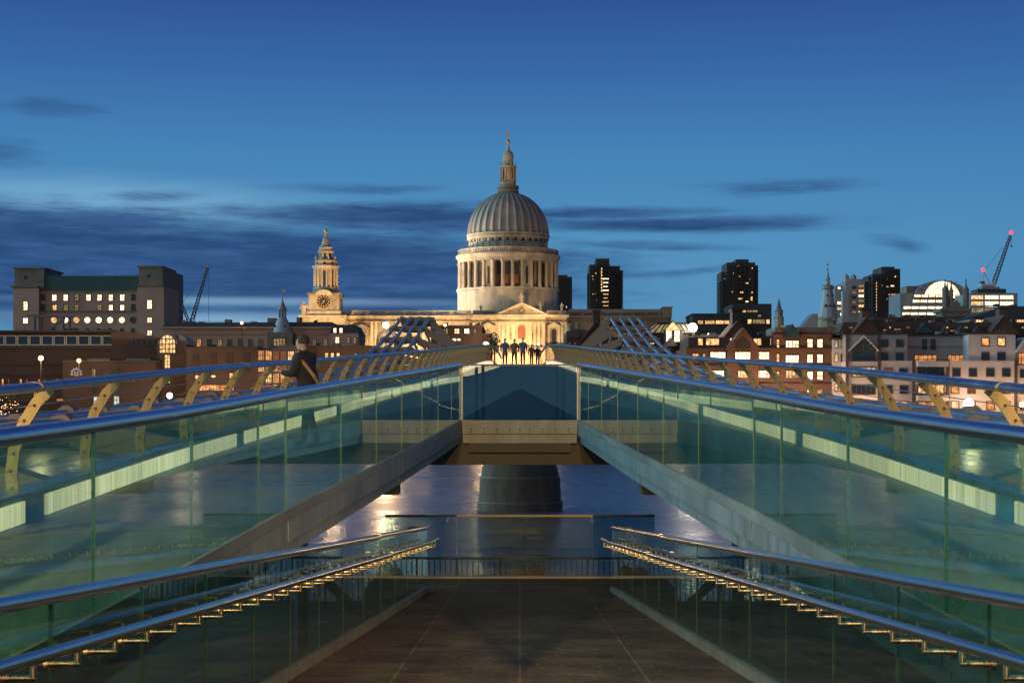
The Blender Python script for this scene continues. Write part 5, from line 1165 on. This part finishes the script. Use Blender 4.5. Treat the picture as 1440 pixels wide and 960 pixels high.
part('tower', 'stone_dirt_shade', b, 1326, 1365, 437, None, d, 10); part('parapet', 'stone_dirt_shade', b, 1323, 1367, 433.5, 438, d - 0.6, 11.4)
for x, yy, yt in ((1330, 0, 392), (1341.5, 8, 393), (1347.5, 8, 391), (1359.5, 0, 392)):
    MB().lathe(X(x, d), d + 1 + yy, [(4.4 * d / F * (1 if yy == 0 else 0.7), Z(434, d)), (4.2 * d / F * (1 if yy == 0 else 0.7), Z(408, d)), (4.8 * d / F * (1 if yy == 0 else 0.7), Z(407, d)), (1.6 * d / F, Z(402, d)), (1.0 * d / F, Z(398, d)), (0.2, Z(yt, d))], 8).build('pinnacle', 'stone_dirt_shade', b)
win(b, 1347.5, 452, 8, 11, d, 'frame_dark', 2, 1, 'stone_dirt_shade', arch=True)
ppoly('battlement', 'stone_dirt_shade', b, [(1334, 434), (1356, 434), (1356, 430), (1351, 430), (1351, 427), (1345, 422), (1339, 427), (1339, 430), (1334, 430)], d, 0.8)
d = 640.0
b = bld('lit_offices', 'low white lit office block under the tower crane', 1395, d)
part('wall', 'silver_panel', b, 1364, 1431, 412, None, d, 22); part('plant_room', 'slate', b, 1375, 1415, 406, 412, d + 5, 10); part('plant_room', 'silver_panel', b, 1382, 1406, 403, 406, d + 6, 8)
for x, w_, p in ((1374, 18, 'lit_warm'), (1394.5, 20, 'lit_white'), (1415.5, 20, 'lit_white')):
    for y in (418, 426.5, 436): win(b, x, y, w_, 6.5, d, p if y < 430 else 'lit_dim', 5, 1, 'frame_pale')
win(b, 1394.5, 431, 18, 2, d - 0.05, 'lit_cool', 4, 1)
d = 440.0
b = bld('long_roof_block', 'long dark roofed block with a lit clerestory on the far right', 1400, d)
part('wall', 'stone_dirt_shade', b, 1366, 1490, 448, None, d, 20); ppoly('roof', 'slate', b, [(1364, 447), (1492, 447), (1492, 429), (1416, 431)], d, 20)
for x, w_ in ((1376, 16), (1395, 16), (1418, 12), (1436, 14)): win(b, x, 452, w_, 6, d, 'lit_warm', 4, 1)
d = 480.0
b = bld('dark_roofs', 'dark low rooftops with a thin curved gutter in front of the arched offices', 1290, d)
part('wall', 'slate', b, 1218, 1366, 449, None, d, 18); ppoly('roof', 'tile_brown', b, [(1224, 449.5), (1366, 449.5), (1366, 444), (1330, 445), (1230, 446)], d, 16, -0.4)
for x in (1282, 1292, 1302): win(b, x, 455, 8, 3, d - 0.42, 'lit_dim', 2, 1)

# ------------------------------------------------------------------ roof clutter on the blocks above
def clutter(bname, x0, x1, y, d, n, seed):
    b = bpy.data.objects[bname]; r = random.Random(seed)
    for i in range(n):
        x = r.uniform(x0, x1); k = r.random()
        if k < 0.35: MB().tube([P(x, y + 0.4, d + 3), P(x, y - r.uniform(3, 7), d + 3)], 0.06, 5).build('aerial', 'crane_paint', b)
        elif k < 0.7: part('roof_plant', r.choice(['slate', 'silver_panel', 'stone_dirt_shade', 'frame_dark']), b, x, x + r.uniform(3, 9), y - r.uniform(1.2, 3.2), y + 0.4, d + r.uniform(2, 6), 2.5)
        else:
            w_ = r.uniform(1.2, 2.2); m_ = pbox(MB(), x, x + w_ * 2, y - 3.2, y + 0.4, d + 3, 1.2)
            for q in (0.25, 1.25): m_.lathe(X(x + w_ * q + 0.3, d), d + 3.6, [(0.16, Z(y - 3.1, d)), (0.13, Z(y - 5, d))], 8)
            m_.build('chimney', r.choice(['brick_dark', 'brick_red', 'stone_dirt_shade']), b)
clutter('riverside_flats', 1240, 1420, 468.6, 342, 14, 1); clutter('brick_warehouse', 970, 1165, 470, 350, 12, 2); clutter('tiled_terrace', 1190, 1440, 452, 366, 14, 3)
clutter('stone_range', 235, 460, 453.4, 436, 12, 4); clutter('school_building', 5, 150, 464.4, 356, 10, 5); clutter('brown_offices', 608, 674, 457.4, 384, 7, 6); clutter('conservatory_block', 960, 1008, 470.4, 368, 5, 7)
clutter('dark_roofs', 1226, 1360, 445.8, 484, 10, 8); clutter('low_brick_wall', 432, 526, 486, 349, 6, 9); clutter('brick_hall', 266, 358, 487.6, 350, 6, 10); clutter('long_roof_block', 1370, 1436, 430, 446, 4, 11); clutter('gabled_house', 800, 880, 474, 376, 6, 12)
for i, x in enumerate(range(1196, 1440, 27)): win(bpy.data.objects['tiled_terrace'], x, 460.5, 6, 3, 365 - 0.4, ['lit_dim', 'pane_dark', 'lit_warm'][i % 3], 2, 1)
# ------------------------------------------------------------------ cranes
def lattice(mb, a, b, w0, w1, n, r):
    a, b = Vector(a), Vector(b); dd = (b - a); u = dd.normalized(); s = u.cross(Vector((0, 1, 0))).normalized(); v = Vector((0, 1, 0))
    pt = lambda i, sx, sy: a + dd * (i / n) + s * sx * (w0 + (w1 - w0) * i / n) + v * sy * (w0 + (w1 - w0) * i / n)
    for sx in (-1, 1):
        for sy in (-1, 1): mb.tube([pt(0, sx, sy), pt(n, sx, sy)], r, 5)
    for i in range(n):
        for sy in (-1, 1): q = 1 if i % 2 else -1; mb.tube([pt(i, q, sy), pt(i + 1, -q, sy)], r * 0.7, 4)
        for sx in (-1, 1): q = 1 if i % 2 else -1; mb.tube([pt(i, sx, q), pt(i + 1, sx, -q)], r * 0.7, 4)
d = 520.0
cr_ = thing('crawler_crane', 'dark lattice boom crane leaning over the long stone range', 'crane', (X(268, d), d, GN), 'cranes on the skyline')
lattice(mb := MB(), P(269, 454, d), P(292, 376, d), 0.55, 0.3, 18, 0.13); mb.build('boom', 'crane_paint', cr_)
lattice(mb := MB(), P(266, 454, d), P(255.5, 428, d), 0.4, 0.3, 7, 0.12); mb.build('back_mast', 'crane_paint', cr_)
MB().tube([P(255.5, 428, d), P(292, 376, d)], 0.07, 4).tube([P(255.5, 428, d), P(254, 452, d)], 0.07, 4).tube([P(293.5, 376, d), P(293.5, 452, d)], 0.07, 4).build('cable', 'crane_paint', cr_)
part('cab', 'crane_paint', cr_, 262, 274, 452, None, d - 1, 3); MB().lathe(X(292, d), d, [(0.02, Z(375.6, d)), (0.5, Z(374, d)), (0.02, Z(372.6, d))], 8).build('warning_lamp', 'lit_red', cr_)
d = 650.0
cr_ = thing('tower_crane', 'luffing tower crane with red lamps on jib tip and counter mast at far right', 'crane', (X(1396, d), d, GN), 'cranes on the skyline')
lattice(mb := MB(), P(1397, 400, d), P(1421, 331, d), 0.75, 0.4, 16, 0.17); mb.build('jib', 'crane_paint', cr_)
part('counter_deck', 'crane_white', cr_, 1380, 1400, 399, 402.4, d - 2, 4); part('counterweight', 'crane_paint', cr_, 1380, 1385, 395, 399, d - 1.6, 3); part('cab', 'crane_white', cr_, 1395, 1400, 396, 399, d - 1.5, 3)
lattice(mb := MB(), (X(1393, d), d, GN), P(1393, 402.4, d), 1.0, 1.0, 22, 0.2); mb.build('mast', 'crane_paint', cr_)
MB().tube([P(1382, 398, d), P(1382.5, 382, d)], 0.22, 6).tube([P(1392, 398, d), P(1383, 382, d)], 0.22, 6).build('counter_mast', 'crane_white', cr_)
MB().tube([P(1383, 382, d), P(1411, 346, d)], 0.07, 4).tube([P(1421.5, 331, d), P(1422.5, 345, d)], 0.07, 4).build('cable', 'crane_paint', cr_)
for x, y in ((1382.5, 379.5), (1422, 327)): MB().lathe(X(x, d), d, [(0.85 * math.sin(PI * i / 6) + 0.01, Z(y, d) - 0.85 * math.cos(PI * i / 6)) for i in range(7)], 12).build('warning_lamp', 'lamp_red', cr_, smooth=True)
MB().lathe(X(1422.5, d), d, [(0.02, Z(347.6, d)), (0.6, Z(346, d)), (0.02, Z(344.6, d))], 8).build('hook_block', 'red_plastic', cr_)

# ------------------------------------------------------------------ lamps on the far bank
lamp(57.5, 503.5, 334, 0.55, 'tall orange street lamp in front of the long brown brick building', 'lamp_warm', 5000)
lamp(111, 507, 338, 0.45, 'small orange street lamp over the roof of the crest block', 'lamp_warm', 2000)
lamp(543, 519, 334, 0.8, 'large warm globe lamp standing among the left bridge cables', 'lamp_warm', 8000)
lamp(217, 560, 333, 0.5, 'left one of the two white lamps below the vaulted tower', 'lamp_white', 4000)
lamp(238.5, 556, 333, 0.6, 'right one of the two white lamps below the vaulted tower', 'lamp_white', 6000)
lamp(974, 460.5, 363.2, 1.05, 'very bright white floodlight beside the glowing conservatory', 'lamp_white', 6000, (1, 0.88, 0.7))
lamp(1362, 567, 332.5, 1.1, 'bright orange white lamp in front of the pale flats', 'lamp_white', 3200)
lamp(1438, 569, 333, 0.7, 'orange street lamp at the far right edge by the pale flats', 'lamp_warm', 2200)
lamp(542.5, 457, 354, 0.7, 'warm lamp on a tall post above the arched hall', 'lamp_white', 6000)
lamp(683.5, 484.5, 376, 0.7, 'white lamp at the corner of the brown offices', 'lamp_white', 5000)
lamp(340, 454, 428, 0.4, 'small warm lamp above the dark roof of the stone range', 'lamp_warm', 0)
lamp(626, 457, 379, 0.35, 'small warm lamp over the roof edge of the brown offices', 'lamp_warm', 0)
lamp(757, 484, 420, 0.35, 'small bluish white lamp right of the cathedral door', 'led_blue', 0)
lamp(1052, 574, 333, 0.8, 'white lamp on the quay below the brick block', 'lamp_white', 9000)
lamp(1125, 576, 333, 0.6, 'warm quay lamp at the right end of the brick block', 'lamp_warm', 9000)
lamp(1225, 578, 333, 0.5, 'warm quay lamp below the glazed gable of the flats', 'lamp_warm', 2500)
lamp(360, 580, 333, 0.6, 'warm quay lamp below the glass atrium', 'lamp_warm', 9000)
lamp(470, 578, 333, 0.5, 'warm quay lamp below the low brick terrace', 'lamp_warm', 7000)
for x0, x1, nm in ((325, 432, 'thin blue white light string along the quay wall below the atrium'), (1385, 1445, 'thin blue white light string along the quay wall below the flats'), (74, 90, 'short blue white light strip on the quay below the crest block')):
    tag(MB().tube([P(x0, 587, 329), P(x1, 587.6, 329)], 0.22, 6).build('light_string', 'led_blue'), nm, 'light string')
# tree with fairy lights at the left edge
d = 335.0; tr = thing('lit_tree', 'small dark tree hung with orange fairy lights at the left edge', 'tree', (X(10, d), d, GN))
rt = random.Random(4); tx_, tz_ = X(10, d), Z(588, d)
mb = MB().tube([(tx_, d, GN), (tx_ + 0.1, d, tz_ + 1.5), (tx_, d, tz_ + 3.4)], [0.22, 0.14, 0.05], 7)
for i in range(8): a = rt.uniform(0, 6.28); mb.tube([(tx_, d, tz_ + 1.0 + 0.25 * i), (tx_ + math.cos(a) * 1.5, d + math.sin(a) * 1.5, tz_ + 1.8 + 0.3 * i)], [0.07, 0.02], 5)
mb.build('trunk', 'bark', tr)
def leaves(n, cx, cy, cz, rx, rz, s, rr):
    m_ = MB()
    for i in range(n):
        v = Vector((rr.gauss(0, 0.5), rr.gauss(0, 0.5), rr.gauss(0, 0.5)))
        if v.length > 1: v.normalize()
        p = Vector((cx + v.x * rx, cy + v.y * rx, cz + v.z * rz)); a = Vector((rr.gauss(0, 1), rr.gauss(0, 1), rr.gauss(0, 1))).normalized() * s; c = a.cross(Vector((rr.gauss(0, 1), rr.gauss(0, 1), rr.gauss(0, 1)))).normalized() * s * 0.6
        m_.add([p - a, p + c, p + a, p - c], [(0, 1, 2, 3)])
    return m_
leaves(900, tx_, d, tz_ + 3.0, 2.4, 2.4, 0.28, rt).build('crown', 'leaf', tr, fix=False)
mb = MB()
for i in range(46):
    v = Vector((rt.gauss(0, 0.5), rt.gauss(-0.4, 0.4), rt.gauss(-0.2, 0.5))); c = (tx_ + v.x * 2.2, d + v.y * 2.4, tz_ + 2.8 + v.z * 2.4); mb.lathe(c[0], c[1], [(0.01, c[2] - 0.1), (0.12, c[2]), (0.01, c[2] + 0.1)], 6)
fl = mb.build('fairy_lights', 'fairy_light', tr); fl['kind'] = 'stuff'
d = 372.0; tr = thing('street_tree', 'small dark street tree at the corner of the brown offices', 'tree', (X(695, d), d, GN))
MB().tube([(X(695, d), d, GN), (X(695.5, d), d, Z(488, d)), (X(694.5, d), d, Z(478, d))], [0.3, 0.2, 0.05], 7).build('trunk', 'bark', tr)
leaves(700, X(694.5, d), d, Z(483, d), 1.6, 2.6, 0.22, rt).build('crown', 'leaf', tr, fix=False)

# ------------------------------------------------------------------ people
def body_mesh(name, joints, edges, mats, matfn):
    me = bpy.data.meshes.new(name); names = list(joints); idx = {n: i for i, n in enumerate(names)}
    me.from_pydata([joints[n][0] for n in names], [(idx[a], idx[b]) for a, b in edges], [])
    o = bpy.data.objects.new(name, me); C.objects.link(o)
    md = o.modifiers.new('skin', 'SKIN'); ss = o.modifiers.new('sub', 'SUBSURF'); ss.levels = 2; md.use_smooth_shade = True
    for i, n in enumerate(names):
        r = joints[n][1]; me.skin_vertices[0].data[i].radius = r if isinstance(r, tuple) else (r, r); me.skin_vertices[0].data[i].use_root = (n == 'pelvis')
    dg = bpy.context.evaluated_depsgraph_get(); dg.update()
    new = bpy.data.meshes.new_from_object(o.evaluated_get(dg)); bpy.data.objects.remove(o)
    new.materials.clear()
    for k in mats: new.materials.append(M[k])
    for p in new.polygons: p.material_index = matfn(p.center); p.use_smooth = True
    new.name = name; return new
def figure(name, lean=0.0, stride=0.16, arm_up=False, mats=('coat_dark', 'trouser_dark', 'skin', 'hair_dark'), bulk=1.0):
    """adult facing -x, feet at z=0, 1.76 m"""
    s = stride; L = -lean
    j = {'pelvis': ((0, 0, 0.93), (0.17, 0.13)), 'waist': ((L * 0.3, 0, 1.08), (0.17, 0.125)), 'chest': ((L * 0.7, 0, 1.30), (0.20, 0.14)), 'neck': ((L, 0, 1.48), 0.065), 'jaw': ((L - 0.035, 0, 1.57), (0.072, 0.085)), 'head': ((L - 0.02, 0, 1.66), (0.082, 0.10)), 'crown': ((L - 0.01, 0, 1.74), (0.05, 0.06)), 'nose': ((L - 0.125, 0, 1.615), 0.014)}
    e = [('pelvis', 'waist'), ('waist', 'chest'), ('chest', 'neck'), ('neck', 'jaw'), ('jaw', 'head'), ('head', 'crown'), ('head', 'nose')]
    for q, sg in (('l', -1), ('r', 1)):
        f = -s * sg
        j[q + 'hip'] = ((0, 0.09 * sg, 0.86), 0.105); j[q + 'knee'] = ((f * 0.5 - 0.02, 0.10 * sg, 0.48), 0.068); j[q + 'ankle'] = ((f + 0.03, 0.10 * sg, 0.09), 0.05); j[q + 'toe'] = ((f - 0.14, 0.11 * sg, 0.04), (0.045, 0.038))
        j[q + 'sh'] = ((L * 0.9, 0.19 * sg, 1.40), 0.082)
        if arm_up and sg < 0: j[q + 'el'] = ((L - 0.04, 0.27 * sg, 1.14), 0.062); j[q + 'wr'] = ((L - 0.24, 0.20 * sg, 1.16), 0.042); j[q + 'hand'] = ((L - 0.32, 0.16 * sg, 1.20), 0.04)
        elif arm_up: j[q + 'el'] = ((L - 0.02, 0.28 * sg, 1.13), 0.062); j[q + 'wr'] = ((L - 0.22, 0.18 * sg, 1.14), 0.042); j[q + 'hand'] = ((L - 0.31, 0.14 * sg, 1.18), 0.04)
        else: j[q + 'el'] = ((L * 0.6 + f * 0.3 + 0.04, 0.26 * sg, 1.12), 0.058); j[q + 'wr'] = ((f * -0.5, 0.25 * sg, 0.88), 0.04); j[q + 'hand'] = ((f * -0.6, 0.24 * sg, 0.80), 0.036)
        e += [('pelvis', q + 'hip'), (q + 'hip', q + 'knee'), (q + 'knee', q + 'ankle'), (q + 'ankle', q + 'toe'), ('chest', q + 'sh'), (q + 'sh', q + 'el'), (q + 'el', q + 'wr'), (q + 'wr', q + 'hand')]
    for n_ in ('pelvis', 'waist', 'chest', 'lsh', 'rsh', 'lel', 'rel', 'lhip', 'rhip'):
        p_, r_ = j[n_]; j[n_] = (p_, tuple(q * bulk for q in r_) if isinstance(r_, tuple) else r_ * bulk)
    hand = [Vector(j['lhand'][0]), Vector(j['rhand'][0])]
    def mf(c):
        if c.z > 1.52: return 2
        if min((c - h).length for h in hand) < 0.085: return 2
        if c.z < (0.82 if bulk == 1 else 0.68) and abs(c.y) < 0.24: return 1
        return 0
    return body_mesh(name, j, e, mats, mf), j
def person(label, mesh, j, loc, rz, hair='hair_dark', sc=1.0, group=None):
    o = bpy.data.objects.new('person', mesh); C.objects.link(o); o.location = loc; o.rotation_euler = (0, 0, rz); o.scale = (sc, sc, sc)
    tag(o, label, 'person', group); L = j['head'][0]
    mb = MB(); n = 14; rings = []
    for i in range(6):
        t = PI * 0.62 * i / 5; rings.append([(L[0] + 0.026 + 0.100 * math.sin(t) * math.cos(2 * PI * k / n) , 0.086 * math.sin(t) * math.sin(2 * PI * k / n), L[2] + 0.0 + 0.112 * math.cos(t)) for k in range(n)])
    mb.loft(rings); h = mb.build('hair', hair, None, smooth=True); h.parent = o; return o
m_near, jn = figure('person', 0.10, 0.17, True, bulk=1.32)
pn = person('pedestrian in a dark coat with a tan shoulder strap standing at the left bridge rail', m_near, jn, (-3.4, 25.0, H(25)), R(-18), sc=1.03)
mb = MB().tube([(-0.16, -0.17, 1.44), (0.02, -0.20, 1.30), (0.17, -0.16, 1.10), (0.22, -0.02, 0.92), (0.20, 0.12, 0.90)], 0.022, 8, ry=0.03)
st_ = mb.build('strap', 'strap_tan', None, smooth=True); st_.parent = pn
mb = MB().loft([[(x, y, z) for x, y in ((0.10 - w_, -0.05 - w_), (0.30 + w_, -0.05 - w_), (0.30 + w_, 0.24 + w_), (0.10 - w_, 0.24 + w_))] for z, w_ in ((0.62, -0.02), (0.66, 0.01), (0.88, 0.01), (0.93, -0.03))])
bg_ = mb.build('shoulder_bag', 'coat_brown', None, smooth=False); bg_.parent = pn
mb = MB()
for q in ('l', 'r'):     # fingers closing round the phone
    c0 = Vector(jn[q + 'hand'][0])
    for k, (ln, dy) in enumerate(((0.055, -0.028), (0.065, -0.010), (0.06, 0.008), (0.048, 0.024))):
        mb.tube([c0 + Vector((0.0, dy, 0.0)), c0 + Vector((-0.035, dy, 0.02)), c0 + Vector((-0.045 - ln * 0.2, dy * 0.8, ln))], [0.011, 0.010, 0.007], 6)
    mb.tube([c0, c0 + Vector((-0.01, 0.04 if q == 'l' else -0.04, 0.03)), c0 + Vector((-0.03, 0.055 if q == 'l' else -0.055, 0.055))], [0.012, 0.011, 0.008], 6)
fg = mb.build('fingers', 'skin', None, smooth=True); fg.parent = pn
kinds = [figure('person', 0.02, 0.14, False, (c, 'trouser_dark', 'skin', 'hair_dark')) for c in ('coat_blue', 'coat_dark', 'coat_brown')]
far = [(-0.95, 99, 90, 0, 'walker in a blue coat, leftmost near the top of the bridge'), (-0.35, 101, 75, 2, 'tall brown coated walker second from the left near the bridge top'), (0.2, 103, 95, 0, 'blue coated walker alone in the middle of the bridge crest'),
       (0.95, 126, 100, 2, 'brown coated walker, second from the right beyond the bridge crest'), (1.55, 134, 85, 1, 'short dark walker, rightmost of the walkers on the bridge')]
for x, y, rz, k, lab in far:
    person(lab, kinds[k][0], kinds[k][1], (x, y, H(y)), R(rz), sc=random.uniform(0.95, 1.04), group='walkers far along the bridge')
